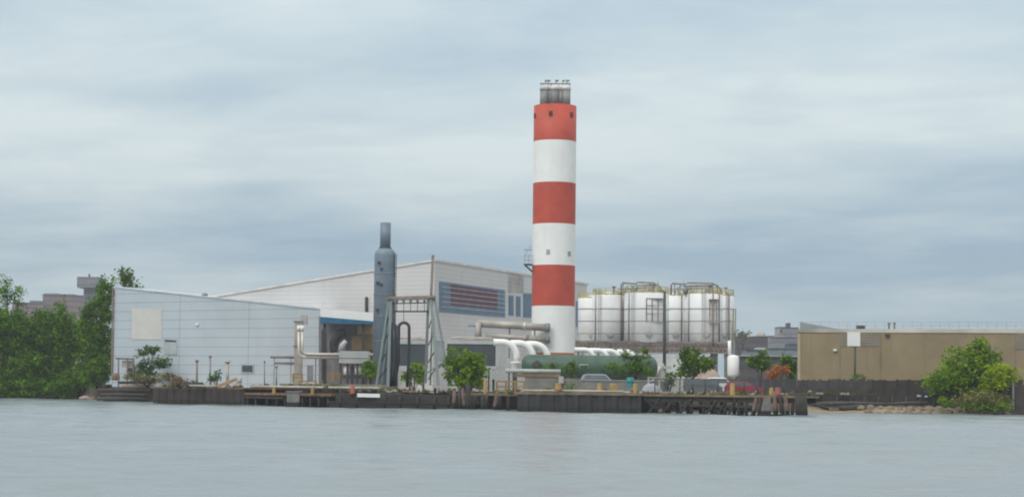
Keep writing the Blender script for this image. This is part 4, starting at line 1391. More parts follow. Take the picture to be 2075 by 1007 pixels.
t = thing('concrete_dolphin', 'grey concrete block standing in the timber pier', 'concrete block', front(595))
mb = MB()
p, q_ = front(584, -.25), front(607, -.25)
mb.box(p.x, q_.x, q_.y, q_.y + 1.8, -.5, 1.85)
mb.box(p.x - .15, q_.x + .15, q_.y - .12, q_.y + 1.9, 1.853, 2.0)
mb.build('block', m_conc, t)

# barge
t = thing('work_barge', 'low black work barge moored below the hose gantry', 'barge', front(790))
mb = MB()
a, b_ = front(671, -.6), front(916, -.6)
d = (b_ - a).normalized()
nb = V((-d.y, d.x, 0))
hull = [(0, 0), (1, 0)]
mb.prism([a + V((0, 0, -.4)), b_ + V((0, 0, -.4)), b_ + d * .3 + V((0, 0, .85)), a - d * .3 + V((0, 0, .85))], nb * 6)
mb.build('hull', M('barge_black', (.026, .024, .025), .7, tide=True, var=.35, stain=(.06, .035, .03)), t)
mb = MB()
mb.prism([a + d * .5 + nb * .3 + V((0, 0, .853)), b_ - d * .4 + nb * .3 + V((0, 0, .853)), b_ - d * .4 + nb * .3 + V((0, 0, 1.72)), a + d * .5 + nb * .3 + V((0, 0, 1.8))], nb * 5)
mb.build('coaming', M('barge_coaming', (.030, .026, .024), .8, var=.4, stain=(.08, .06, .045), stain_amt=.4), t)
for f in (.08, .22, .45, .58, .72, .86, .97):
    p = a + (b_ - a) * f - nb * .02
    MB().tube([p + V((0, 0, .1)), p + V((0, 0, 1.5))], .16, 8).build('fender', m_pile, t)
MB().bar(a + V((0, 0, .8)) - nb * .05, b_ + V((0, 0, .75)) - nb * .05, .16, .16).build('rub_rail', m_pile, t)
t = thing('white_plank', 'bright white plank fixed on the barge side', 'plank', front(747, -.7))
mb = MB()
p, q_ = P(724, 796.5, front(747).y - .9), P(770, 797.5, front(747).y - .9)
mb.prism([p, q_, q_ - V((0, 0, .45)), p - V((0, 0, .45))], (0, .3, 0))
mb.build('board', m_plank, t)
for f in (.2, .8):
    c = p + (q_ - p) * f
    MB().box(c.x - .1, c.x + .1, c.y + .3, c.y + .9, c.z - .4, c.z - .1).build('bracket', m_dark, t)

# gantry footing slab
t = thing('gantry_footing', 'stained concrete footing slab under the hose gantry', 'concrete slab', front(840, 4))
mb = MB()
cap_run(mb, 700, 915, -.4, 1.98, -1.2 - 5.2, 12)
mb.build('slab', m_conc, t)
mb = MB()
cap_run(mb, 770, 862, 1.983, 2.15, -7.0, 6)
mb.build('upper_step', m_palec, t)
t = thing('white_slab', 'pale slab on the quay at the right gantry feet', 'concrete slab', front(900, 3))
mb = MB()
p, q_ = P(876, 781, 232), P(926, 782, 232)
mb.prism([p, q_, q_ - V((0, 0, .28)), p - V((0, 0, .28))], (0, 2, 0))
mb.build('slab', m_palec, t)
mb = MB()
mb.bar(p + V((.3, 1, -.3)), p + V((.3, 1, -2.2)), .3)
mb.bar(q_ + V((-.3, 1, -.3)), q_ + V((-.3, 1, -2.2)), .3)
mb.build('support', m_dark, t)

# pile clusters (each pile stands on its own)
piles = [(921, 790, 918, 829, .22, 2, 'brown leaning pile nearest the barge end'),
         (932, 785, 934, 829, .25, 1, 'dark stout pile beside the barge end pile'),
         (938, 790, 943, 829, .22, 2, 'brown pile with pale head below the green tree'),
         (948, 776, 950, 830, .3, 1, 'tallest dark pile below the green tree'),
         (957, 800, 962, 831, .22, 1, 'short dark pile in the gap right of the tree'),
         (1007, 796, 1000, 832, .24, 2, 'brown leaning pile left of the black bulkhead'),
         (978, 799, 978, 831, .22, 1, 'short dark pile under the yellow quay post'),
         (1533, 806, 1524, 842, .25, 2, 'brown pile leaning left at the fender cluster'),
         (1541, 806, 1538, 842, .25, 1, 'dark pile left of the grey fender panel'),
         (1569, 792, 1573, 842, .26, 2, 'reddish brown pile right of the grey fender panel'),
         (1580, 800, 1588, 842, .24, 1, 'dark pile leaning right in the fender cluster'),
         (1591, 802, 1598, 842, .24, 2, 'grey brown pile at the right end of the fender cluster'),
         (1622, 797, 1625, 845, .66, 1, 'very thick black pile at the pier end')]
for x0, y0, x1, y1, r_, mk, lab in piles:
    px = min(x1, 1634)
    Yb = front(px, -.2).y
    if 950 < px < 1010:
        Yb += 2.0
    b0 = P(x1, y1, Yb)
    b0.z = -.5
    tp = P(x0, y0, Yb)
    tag(MB().tube([b0, (b0 + tp) / 2, tp], [r_ * 1.05, r_, r_ * .9], 10).build('timber_pile', m_pile2 if mk == 2 else m_pile, None, b0), lab, 'pile', 'mooring piles along the quay')

# connecting walkway between barge and bulkhead
t = thing('quay_walkway', 'dark recessed quay walkway right of the green tree', 'walkway', front(985, 2))
mb = MB()
cap_run(mb, 905, 1050, 1.75, 2.1, -3.2, 8)
mb.build('deck', m_cap, t)
mb = MB()
cap_run(mb, 905, 1050, -.4, 1.747, -5.5, 5)
mb.build('back_wall', m_pile, t)
for px in (960, 985, 1012, 1030):
    p = front(px, 3.6)
    MB().tube([p + V((0, 0, -.5)), p + V((0, 0, 1.75))], .2, 8).build('pile', m_pile, t)

# trestle pier on the right
t = thing('timber_pier', 'long timber trestle pier with crossed braces on the right', 'pier', front(1460), 'timber piers')
mb = MB()
cap_run(mb, 1304, 1633, 1.95, 2.2, .2, 4.2)
mb.build('deck', m_cap, t)
mb = MB()
cap_run(mb, 1304, 1630, 1.4, 1.947, -.1, .35)
cap_run(mb, 1304, 1630, 1.4, 1.947, -3.5, 3.9)
mb.build('stringer', m_pile, t)
for px in (1330, 1356, 1379, 1401, 1426, 1449, 1470, 1497, 1513, 1553, 1606):
    for bk_ in (.25, 3.7):
        p = front(px, bk_)
        MB().tube([p + V((0, 0, -.6)), p + V((rng.uniform(-.1, .1), 0, 1.45))], [.2, .17], 8).build('pile', m_pile if bk_ > 1 or px % 5 else m_pile2, t)
for i, (xa, ya, xb, yb) in enumerate(((1336, 806, 1310, 839), (1306, 808, 1330, 826), (1362, 812, 1340, 836), (1352, 812, 1378, 838), (1380, 808, 1402, 838), (1400, 808, 1376, 838),
                                      (1432, 812, 1448, 838), (1452, 810, 1430, 838), (1490, 806, 1476, 840), (1494, 812, 1514, 838), (1470, 812, 1454, 838))):
    Yb = front(xa, .02).y
    MB().bar(P(xa, ya, Yb), P(xb, yb + 2, Yb), .22, .26).build('brace', m_pile, t)
mb = MB()
a, b_ = front(1366, 2.0), front(1530, 2.0)
mb.bar(a + V((0, 0, .75)), b_ + V((0, 0, .75)), .3, .5)
a, b_ = front(1380, .1), front(1526, .1)
mb.bar(a + V((0, 0, 1.0)), b_ + V((0, 0, .95)), .2, .28)
mb.build('waler', m_pile, t)
t = thing('fender_panel', 'grey weathered fender panel leaning among the piles', 'fender', front(1553, -.5))
mb = MB()
Yb = front(1553, -.55).y
mb.prism([P(1547, 805, Yb), P(1562, 805, Yb), P(1562, 841.5, Yb), P(1541, 841.5, Yb)], (0, .25, 0))
mb.build('board', M('grey_board', (.17, .165, .155), .85, tide=True, var=.25, vscale=1.5, stain=(.09, .06, .04)), t)
mb = MB()
mb.bar(P(1538, 840, Yb - .1), P(1604, 841.5, Yb - .1), .3, .25)
mb.build('foot_beam', m_pile, t)

# ------------------------------------------------------------------ left shore: logs and rocks
def rock(mb, c, s, r):
    n_ = 9
    vs = []
    for i in range(4):
        z = (-.4, .15, .6, .85)[i]
        rr = (1, 1.02, .7, .25)[i]
        for j in range(n_):
            a = 2 * math.pi * j / n_
            q = rr * (1 + r.uniform(-.2, .2))
            vs.append(V(c) + V((math.cos(a) * s[0] * q, math.sin(a) * s[1] * q, s[2] * (z + r.uniform(-.08, .08)))))
    fs = [(i * n_ + j, i * n_ + (j + 1) % n_, (i + 1) * n_ + (j + 1) % n_, (i + 1) * n_ + j) for i in range(3) for j in range(n_)]
    fs.append(list(range(3 * n_, 4 * n_)))
    mb.add(vs, fs)


r = random.Random(11)
LR_ = [(112, .55, 'pale rock at the left end of the shore rock row'), (152, .6, 'pale rock left of the broad flat shore rock'),
       (172, .8, 'broad flat pale rock on the left shore'), (188, .65, 'pinkish rock right of the broad flat shore rock'),
       (208, .5, 'grey rock between the pinkish rock and the crib logs'), (128, .45, 'small grey rock under the leafy bush')]
for px, s, lab in LR_:
    p = front(px, .5)
    mb = MB()
    rock(mb, (p.x, p.y, .15), (s * 1.4, s, s * .75), r)
    tag(mb.build('shore_rock', m_log if 'p' == lab[0] or 'broad' in lab else m_rock2, None, (p.x, p.y, 0)), lab, 'rock', 'rocks on the left shore')
logs = [(246, 782.5, 312, 783.5, 286.5, .3, m_log, 'bleached pink log topping the old crib'),
        (200, 790.5, 306, 791.5, 285.5, .34, m_weather, 'grey brown log just under the bleached log'),
        (204, 799.5, 300, 801, 285, .3, m_weather, 'dark middle log of the old crib'),
        (196, 807.5, 262, 809, 284.5, .32, m_fencegrey, 'grey log lying at the waterline left of the bulkhead'),
        (250, 808, 300, 810, 284, .28, m_pile, 'black log lying at the waterline')]
for x0, y0, x1, y1, YY, r_, mt, lab in logs:
    a, b_ = P(x0, y0, YY), P(x1, y1, YY)
    tag(MB().tube([a, (a + b_) / 2 + V((0, 0, .05)), b_], [r_ * .9, r_, r_], 9).build('driftwood_log', mt, None, a), lab, 'log', 'logs on the left shore')
# retaining bank timbers behind
t = thing('crib_wall', 'old earth filled timber crib left of the brown bulkhead', 'retaining wall', front(255, 4))
mb = MB()
a, b_ = P(205, 792, 287), P(312, 792, 287)
mb.prism([V((a.x, 287, -.4)), V((b_.x, 287, -.4)), V((b_.x, 287, 2.3)), V((a.x + 2, 287, 2.2))], (0, 6, 0))
mb.build('wall', M('crib_earth', (.115, .09, .07), .9, var=.35, vscale=.9, stain=(.07, .09, .04)), t)
MB().bar(P(240, 775, 287.5), P(312, 774, 287.5), .5, .4).build('beam', m_weather, t)
# scrap structure beside the shed
t = thing('scrap_rack', 'small rusty rack by the shed corner left of the crooked tree', 'rack', G(262, 291))
MB().bar(P(234, 726, 291), P(272, 727, 291), .2).build('beam', m_dark, t)
for px in (240, 258, 270):
    MB().bar(P(px, 727, 291), G(px, 291), .2).build('post', m_rustpipe, t)
mb = MB()
pbox(mb, 247, 270, 730, 744, 291.4, 1)
mb.build('bin', m_duct, t)
mb = MB()
pbox(mb, 258, 272, 745, 757, 291.2, 1)
mb.build('drum', m_dark, t)
tag(MB().lathe([(.62, 0), (.68, .3), (.62, .8), (.3, 1.1)], P(234, 770, 293), 16).build('stone_block', m_cap, None, P(234, 770, 293)), 'rounded sandy block at the shed corner', 'stone')

# posts before the shed
for px, yt, r_, mt, lab in ((399, 733, .14, m_rustpipe, 'rusty thin post with knob left of the taller post'), (426, 724, .12, m_pipegrey, 'taller thin grey post before the shed wall'),
                            (461, 735, .22, m_duct, 'stout beige post left of the wall vent'), (536, 735, .08, m_pipegrey, 'thin grey post right of the wall vent'),
                            (560, 745, .10, m_pipegrey, 'short grey post under the shed wall pipes')):
    YY = 259.0
    b0 = G(px, YY, 1.9)
    tp = P(px, yt, YY)
    mb = MB().tube([b0, tp], r_, 8)
    mb.lathe([(r_ * 1.6, 0), (r_ * 1.9, .15), (r_ * 1.4, .3)], tp, 8)
    tag(mb.build('steel_post', mt, None, b0), lab, 'post', 'posts before the shed')
# leaning plank and quay clutter
a, b_ = P(440, 783, 250), P(481, 767, 251)
tag(MB().bar(a, b_, .5, .42).build('leaning_beam', M('tan_beam', (.38, .24, .15), .7), None, a), 'tan beam leaning up on the brown bulkhead', 'beam')
tag(MB().lathe([(.3, 0), (.36, .15), (.36, .6), (.2, .75)], P(485, 776, 250.6), 12).build('white_bucket', m_palec, None, P(485, 776, 250.6)), 'pale bucket at the raised end of the leaning beam', 'bucket')
tag(pbox(MB(), 383, 440, 779, 782.5, 250.8, .5).build('plank_stack', m_palec, None, P(410, 782, 250.8)), 'pale planks lying on the brown bulkhead', 'planks')
tag(pbox(MB(), 372, 410, 774, 779, 252.2, .8).build('steel_plate', m_dark, None, P(390, 779, 252.2)), 'dark steel plate lying behind the pale planks', 'plate')
# quay kerb wall behind the pier
t = thing('quay_kerb', 'low olive grey quay kerb wall before the shed', 'wall', G(570, 255))
mb = MB()
cap_run(mb, 470, 700, 1.8, 2.95, -8.2, 8.9)
mb.build('wall', M('kerb_olive', (.21, .2, .15), .85, var=.25, vscale=.8), t)

# yellow guards, bollards, posts
def guard(x0, x1, yt, yb, Y, lab, mid=True, posts=2):
    t = thing('yellow_guard', lab, 'guard rail', P((x0 + x1) / 2, yb, Y), 'yellow guard rails on the quay')
    for i in range(posts):
        px = x0 + (x1 - x0) * i / (posts - 1)
        MB().bar(P(px, yt, Y), P(px, yb + 3, Y), .22).build('post', m_yel2, t)
    mb = MB()
    mb.bar(P(x0, yt + 1, Y), P(x1, yt + 1.2, Y), .18)
    if mid:
        mb.bar(P(x0, (yt + yb) / 2, Y), P(x1, (yt + yb) / 2, Y), .15)
    mb.build('rail', m_yel2, t)


guard(1007, 1062, 771.5, 795, 219.5, 'three bay yellow guard rail left of the black bulkhead', posts=4)
guard(664, 688, 755, 772, 246, 'yellow guard rail in front of the hopper legs', posts=3)
guard(594, 612, 757, 772, 246, 'yellow guard frame at the foot of the duct riser')
guard(606, 640, 771, 775, 243, 'long low yellow rail on the timber quay', mid=False, posts=3)


def yposts(lst, name, mat, cat, group):
    for px, yt, yb, Y, r_, lab in lst:
        b0 = P(px, yb, Y)
        tp = P(px, yt, Y)
        h = tp.z - b0.z
        mb = MB().lathe([(r_ * 1.2, -.15), (r_ * 1.2, .06), (r_, .08), (r_, h - .08), (r_ * .6, h)], b0, 12)
        tag(mb.build(name, mat, None, b0), lab, cat, group)


yposts([(983, 770, 797, 217, .2, 'tall yellow post beside the green tree'),
        (555, 783, 796, 239.5, .2, 'rusty yellow post on the timber pier left of the concrete block'),
        (633, 785, 798, 236, .2, 'rusty yellow post on the timber pier right of the concrete block'),
        (1287, 777, 799, 211.5, .24, 'yellow post beside the teal drum'),
        (1484, 776, 800, 205.8, .27, 'tall yellow pile head beside the red car'),
        (1563, 785, 799, 204.8, .22, 'short yellow post beside the red stump')], 'yellow_post', m_yel2, 'post', 'yellow posts on the quay')
yposts([(1131, 776, 788, 214.2, .34, 'orange mooring bollard below the white block'),
        (1215, 776, 793, 213.6, .26, 'narrow orange mooring bollard left of the fat one'),
        (1243, 777, 791, 213.4, .42, 'fat orange mooring bollard near the teal drum')], 'mooring_bollard', m_yel2, 'bollard', 'orange mooring bollards')
yposts([(714, 780, 796, 233, .26, 'red rusty bollard left of the white plank'), (1576, 785, 798, 204.6, .3, 'red stump beside the short yellow post')], 'red_bollard', m_redpost, 'bollard', 'red bollards')
tag(MB().lathe([(.42, 0), (.45, .08), (.42, .12), (.43, .5), (.45, .54), (.42, .6), (.42, .95), (.3, 1.0)], P(1277, 782.5, 215), 16).build('teal_drum', m_teal, None, P(1277, 782.5, 215)), 'bright teal plastic drum on the quay', 'drum')

# concrete trough and pipe in front of the green tank
t = thing('concrete_trough', 'long grey concrete trough below the green tank', 'trough', G(1120, 230))
mb = MB()
pbox(mb, 1064, 1178, 766, 792, 229, 2.5)
mb.build('wall', m_conc, t)
mb = MB()
pbox(mb, 1040, 1136, 757, 764, 231.5, 1)
mb.build('rust_band', M('ochre_stain', (.17, .12, .07), .8, var=.4), t)
t = thing('grey_pipe', 'thick grey pipe on posts above the concrete trough', 'pipe', G(1085, 233))
MB().tube([P(1024, 751, 233), P(1136, 752.5, 233)], .26, 12).build('pipe', m_unit, t)
for px in (1040, 1080, 1125):
    MB().bar(P(px, 754, 233), G(px, 233, 2), .18).build('support', m_dark, t)
tag(pbox(MB(), 1132, 1142, 762, 776, 228, .7).build('white_block', m_palec, None, P(1137, 776, 228)), 'small white block above the orange bollard', 'block')
t = thing('quay_wall', 'low grey quay wall behind the bollards', 'wall', G(1220, 224))
mb = MB()
pbox(mb, 1178, 1345, 771.5, 792, 224, .6)
mb.build('wall', m_conc, t)
mb = MB()
pbox(mb, 1176, 1347, 770, 771.45, 223.9, .8)
mb.build('coping', m_trim, t)

# sand seen between the first trestle braces
mb = MB()
p, q_ = front(1290, 6), front(1352, 6)
mb.prism([V((p.x, p.y, .25)), V((q_.x, q_.y, .2)), V((q_.x, q_.y + 9, 1.5)), V((p.x, p.y + 9, 1.6))], (0, 0, -.6))
tag(mb.build('beach', m_sand), 'patch of tan sand under the trestle beside the black bulkhead', 'beach', kind='structure')
# dry weeds and rubble along the quay edges
wr = np.random.RandomState(9)
blb = []
for x0, x1, back, z, n_ in ((312, 494, 1.2, 2.3, 26), (200, 310, 3.5, 2.25, 16), (500, 700, 6.5, 2.45, 34), (700, 915, 6.0, 2.1, 30), (1000, 1062, 3, 2.15, 8),
                            (1062, 1300, 2.5, 2.3, 16), (1300, 1500, 2.2, 2.2, 28), (1500, 1630, 1.5, 2.2, 10)):
    for _ in range(n_):
        p = front(x0 + (x1 - x0) * wr.rand(), back + 1.5 * wr.rand())
        blb.append((p.x, p.y, z + .1, .35 + .4 * wr.rand(), .3, .12 + .3 * wr.rand() ** 2))
for px in range(1560, 1770, 7):
    p = G(px + 5 * wr.rand(), 245.5)
    blb.append((p.x, p.y, 1.9 + .5 * wr.rand(), .5, .4, .2 + .3 * wr.rand()))
for nm_, mt_, sl, lab in (('quay_weeds', l_olive, slice(0, None, 2), 'dry olive weeds growing along the quay edges'), ('green_weeds', l_mid, slice(1, None, 4), 'green weeds growing along the quay edges'),
                          ('brown_weeds', l_ochre, slice(3, None, 4), 'dead brown weeds growing along the quay edges')):
    bl_ = blb[sl]
    q, tint = leaves(bl_, len(bl_) * 4, 14, .11, 77, .25, .1)
    tag(crown(nm_, q, tint, mt_, None, (0, 0, 0)), lab, 'weeds', kind='stuff')
mb = MB()
r = random.Random(31)
for x0, x1, back, z, n_ in ((500, 700, 6.2, 2.35, 30), (700, 915, 5.6, 2.0, 55), (1000, 1050, 3, 2.1, 10), (1310, 1620, 2.0, 2.2, 26), (320, 490, 1.5, 2.3, 18)):
    for _ in range(n_):
        p = front(r.uniform(x0, x1), back + r.uniform(0, 1.2))
        a_ = r.uniform(0, 3.1)
        l_ = r.uniform(.15, .9)
        mb.bar(V((p.x, p.y, z + r.uniform(.02, .12))), V((p.x + l_ * math.cos(a_), p.y + l_ * math.sin(a_) * .5, z + r.uniform(.05, .35))), r.uniform(.08, .25), r.uniform(.06, .2), mi=r.randrange(4))
tag(mb.build('quay_rubble', [m_conc, m_weather, m_rustcap, m_palec]), 'scattered timber and concrete scraps on the quay', 'rubble', kind='stuff')

# ------------------------------------------------------------------ vehicles
def car(name, label, px, Y, length, height, paint, facing=1, van=False, group='parked cars behind the quay', z=GZ):
    """side on car; nose to +x when facing is 1"""
    c = G(px, Y, z)
    t = thing(name, label, 'van' if van else 'car', c, group)
    L, H, Wd = length, height, 1.75
    if van:
        side = [(-.5, .2), (.5, .2), (.5, .50), (.43, .56), (.36, .97), (.30, 1.0), (-.47, 1.0), (-.5, .9)]
        glass = [(-.42, .60), (.385, .60), (.325, .93), (-.42, .93)]
    else:
        side = [(-.5, .22), (.5, .22), (.5, .50), (.46, .57), (.24, .63), (.10, .97), (.04, 1.0), (-.33, 1.0), (-.40, .95), (-.49, .62), (-.5, .5)]
        glass = [(-.43, .66), (.20, .66), (.085, .93), (-.35, .93)]
    def pt(x, zz_, y):
        return c + V((x * L * facing, y, zz_ * H))
    mb = MB()
    n_ = len(side)
    vs = []
    for y, inset in ((-Wd / 2, .0), (Wd / 2, .0)):
        for x, z_ in side:
            tuck = .16 * max(0, (z_ - .6) / .4)
            vs.append(pt(x, z_, y - math.copysign(tuck, y)))
    fs = [list(range(n_)), list(range(n_, 2 * n_))[::-1]] + [(i, n_ + i, n_ + (i + 1) % n_, (i + 1) % n_) for i in range(n_)]
    mb.add(vs, fs)
    body = mb.build('body', paint, t)
    for y, s in ((-Wd / 2, -1), (Wd / 2, 1)):
        mb = MB()
        ps = []
        for x, z_ in glass:
            tuck = .16 * max(0, (z_ - .6) / .4)
            ps.append(pt(x, z_, y - s * tuck + s * .012))
        mb.prism(ps, (0, -s * .01, 0))
        mb.build('side_window', m_glass, t)
    for x in (-.31, .31):
        for y in (-Wd / 2 + .08, Wd / 2 - .08):
            w_ = MB().lathe([(.2, -.11), (.33, -.1), (.33, .1), (.2, .11)], pt(x, 0, y) + V((0, 0, .33)), 18, axis=(0, 1, 0)).build('wheel', m_tyre, t)
            MB().lathe([(.05, -.12), (.19, -.118), (.19, .118), (.05, .12)], pt(x, 0, y) + V((0, 0, .33)), 14, axis=(0, 1, 0)).build('rim', m_galv, w_)
    for s in (-1, 1):
        q_ = pt(.5, .46, s * .6)
        MB().box(q_.x - .05, q_.x + .05, q_.y - .16, q_.y + .16, q_.z - .07, q_.z + .07).build('headlight', m_lamp, t)
        q_ = pt(-.5, .5, s * .62)
        MB().box(q_.x - .05, q_.x + .05, q_.y - .12, q_.y + .12, q_.z - .1, q_.z + .1).build('tail_light', m_tail, t)
    return t


car('parked_car', 'silver station car parked before the green tank', 1218, 236, 5.6, 2.35, m_silvercar, 1, z=2.2)
car('parked_car', 'dark red car half hidden behind the yellow pile head', 1507, 216, 4.2, 1.55, m_redcar, 1, z=2.2)
car('parked_car', 'white roofed car behind the fence under the white vessel', 1462, 238, 4.4, 2.1, m_whitecar, 1, z=2.2)
car('parked_van', 'dark grey van behind the wire fence left of the red car', 1424, 222, 4.4, 1.75, m_greycar, 1, van=True, z=2.2)
# tarpaulin heap
t = thing('tarpaulin_heap', 'heap under a pale blue grey tarpaulin beside the yellow post', 'tarpaulin', G(1320, 219))
r = random.Random(4)
mb = MB()
a, b_ = P(1298, 785, 219), P(1345, 785, 219)
nx, ny = 12, 6
vs = []
for j in range(ny + 1):
    for i in range(nx + 1):
        u, v = i / nx, j / ny
        z = 1.5 * (math.sin(math.pi * u) ** .5) * (math.sin(math.pi * v) ** .5) * (1 - .25 * u) + r.uniform(-.08, .08)
        vs.append(V((a.x + (b_.x - a.x) * u, 218 + 2.5 * v, 2.1 + max(0, z))))
mb.add(vs, [(j * (nx + 1) + i, j * (nx + 1) + i + 1, (j + 1) * (nx + 1) + i + 1, (j + 1) * (nx + 1) + i) for j in range(ny) for i in range(nx)])
mb.build('sheet', m_tarp, t)
t2 = MB()
t2.bar(P(1312, 764, 222), P(1338, 767, 222), .3, .12)
t2.bar(P(1314, 765, 222), P(1314, 785, 222), .2)
t2.bar(P(1336, 766, 222), P(1336, 785, 222), .2)
tag(t2.build('white_trestle', m_palec, None, P(1325, 785, 222)), 'pale trestle bench behind the tarpaulin heap', 'trestle')

# ------------------------------------------------------------------ fences
def wire_fence(label, p, q, h, n_posts, mat=m_dark, sp=.13):
    t = thing('wire_fence', label, 'fence', p, 'wire fences by the quay')
    d = q - p
    L_ = d.length
    for i in range(n_posts):
        a = p + d * (i / (n_posts - 1))
        MB().tube([a, a + V((0, 0, h))], .06, 6).build('post', mat, t)
    MB().tube([p + V((0, 0, h - .04)), q + V((0, 0, h - .04))], .04, 6).build('top_rail', mat, t)
    mb = MB()
    n_ = int(L_ / sp)
    u = d.normalized()
    for i in range(n_):
        a = p + u * (i * sp)
        for s in (-1, 1):
            e = a + u * (s * h * .8) + V((0, 0, h - .06))
            if 0 <= (e - p).dot(u) <= L_:
                mb.bar(a + V((0, 0, .03)), e, .018)
    mb.build('wire_mesh', mat, t)


p, q_ = front(1335, 6), front(1633, 6)
wire_fence('chain link fence along the trestle pier before the cars', V((p.x, p.y, 2.2)), V((q_.x, q_.y, 2.2)), 1.75, 12)
wire_fence('chain link fence by the sign pole right of the trestle', V((p.x, p.y, 2.2)) * 0 + G(1640, 246, 2.15), G(1766, 245.5, 2.15), 1.8, 7, m_fencegrey, .12)

t = thing('board_fence', 'grey weathered board fence below the pole sign', 'fence', G(1690, 249), 'board fences before the warehouse')
mb = MB()
px = 1546.0
rr_ = random.Random(2)
while px < 1768:
    w_ = rr_.uniform(3.0, 5.0)
    Yf = 249 - (px - 1546) * .008
    a, b_ = G(px, Yf, 1.4), G(px + w_ - .25, Yf, 1.4)
    hh_ = P(px, 768 + rr_.uniform(-1, 3), Yf).z
    mb.prism([a, b_, V((b_.x, b_.y, hh_)), V((a.x, a.y, hh_))], (0, .08 + rr_.uniform(0, .05), 0))
    px += w_
mb.build('boards', m_fencegrey, t)
t = thing('board_fence', 'dark brown panel fence left of the right tree', 'fence', G(1830, 246), 'board fences before the warehouse')
px = 1769.0
i = 0
while px < 2056:
    Yf = 247 - (px - 1769) * .012
    a, b_ = G(px, Yf, .9), G(px + 24.2, Yf, .9)
    zt_ = P(px + 12, 769.5 + rr_.uniform(-.8, 1.2), Yf).z
    mb = MB()
    nbd = 9
    for j in range(nbd):
        s0 = a + (b_ - a) * (j / nbd)
        s1 = a + (b_ - a) * ((j + .93) / nbd)
        mb.prism([s0, s1, V((s1.x, s1.y, zt_ + rr_.uniform(-.06, .06))), V((s0.x, s0.y, zt_ + rr_.uniform(-.06, .06)))], (0, .06 + rr_.uniform(0, .05), 0))
    mb.build('panel', m_weather, t)
    MB().bar(a - V((.12, 0, 0)), V((a.x - .12, a.y, zt_ + .1)), .2).build('post', m_pile, t)
    px += 25.5
# dark bulkhead band and driftwood on the right beach
t = thing('low_bulkhead', 'low black timber bulkhead behind the sandy beach', 'bulkhead', G(1770, 244, .5))
mb = MB()
a, b_ = G(1600, 244, .3), G(1905, 243, .3)
za, zb_ = P(1600, 800, 244).z, P(1905, 799, 243).z
mb.prism([a, b_, V((b_.x, b_.y, zb_)), V((a.x, a.y, za))], (0, .5, 0))
mb.build('planking', m_pile, t)
for i in range(11):
    px = 1612 + i * 28
    p = G(px, 243.6 - i * .1, .2)
    MB().tube([p, p + V((0, 0, 1.95))], .18, 8).build('post', m_pile, t)
for x0, y0, x1, y1, YY, r_, mt, lab in ((1660, 817.5, 1795, 818.5, 241.5, .28, m_fencegrey, 'long grey drift log on the beach by the thick pile'),
                                        (1770, 826, 1700, 827, 240, .36, m_weather, 'dark drift log half buried in the sand'),
                                        (1790, 819, 1880, 816, 241.6, .22, m_weather, 'thin brown drift log below the panel fence'),
                                        (1632, 815, 1680, 829, 239.8, .2, m_pile, 'black drift timber slanting down from the bulkhead')):
    a, b_ = P(x0, y0, YY), P(x1, y1, YY)
    tag(MB().tube([a, (a + b_) / 2 + V((0, 0, .06)), b_], [r_ * .9, r_, r_ * .8], 9).build('driftwood_log', mt, None, a), lab, 'log', 'drift logs on the right beach')
# beach rocks, each its own
r = random.Random(23)
rk = []
for i, px in enumerate(range(1752, 2062, 10)):
    s = r.uniform(.3, .62) * (1.25 if 1840 < px < 1930 else .9)
    p = G(px, 237.3, 0) + (V((0, .7, .1)) if i % 2 else V((0, 2.4, .55)))
    rk.append((px, s, p))
desc = []
for i, (px, s, p) in enumerate(rk):
    mb = MB()
    rock(mb, (p.x, p.y, p.z), (s * r.uniform(1.0, 1.5), s, s * r.uniform(.8, 1.3)), r)
    tan = not (px > 1965 or i % 4 == 3)
    o_ = mb.build('beach_rock', m_rock if tan else m_rock2, None, p)
    tag(o_, None, 'rock', 'rocks along the right beach')
    desc.append((o_, tan, px))
nt_, ng_ = sum(1 for d in desc if d[1]), sum(1 for d in desc if not d[1])
ordn = ['first', 'second', 'third', 'fourth', 'fifth', 'sixth', 'seventh', 'eighth', 'ninth', 'tenth', 'eleventh', 'twelfth', 'thirteenth',
        'fourteenth', 'fifteenth', 'sixteenth', 'seventeenth', 'eighteenth', 'nineteenth', 'twentieth',
        'twenty first', 'twenty second', 'twenty third', 'twenty fourth', 'twenty fifth']
it = ig = 0
for o_, tan, px in desc:
    if tan:
        o_['label'] = '%s tan rock along the right beach, counted from the drift logs' % ordn[it]
        it += 1
    else:
        o_['label'] = '%s grey rock along the right beach, counted from the drift logs' % ordn[ig]
        ig += 1
# pale debris in front of the board fence
for px, py, w_, lab, mt in ((1640, 789, 7, 'pale broken slab left of the longer debris row', m_conc), (1665, 793, 14, 'long pale debris heap below the pole sign', m_conc),
                            (1712, 794, 10, 'pale rubble heap left of the dark panel fence', m_conc), (1862, 798, 6, 'pale violet plastic sheet by the panel fence', m_tarp),
                            (1880, 799, 8, 'light blue plastic sheet under the right tree', M('blue_sheet', (.22, .42, .55), .5))):
    YY = 243.0
    c = P(px, py + 3, YY)
    kk = YY / F_PX
    mb = MB()
    for j in range(5):
        rock(mb, c + V((r.uniform(-.7, .7) * w_ * kk, r.uniform(-.3, .3), -.1)), (w_ * kk * r.uniform(.2, .4), .3, r.uniform(.12, .26)), r)
    tag(mb.build('debris_heap' if py < 797 else 'plastic_sheet', mt, None, c), lab, 'debris', 'debris before the board fences')
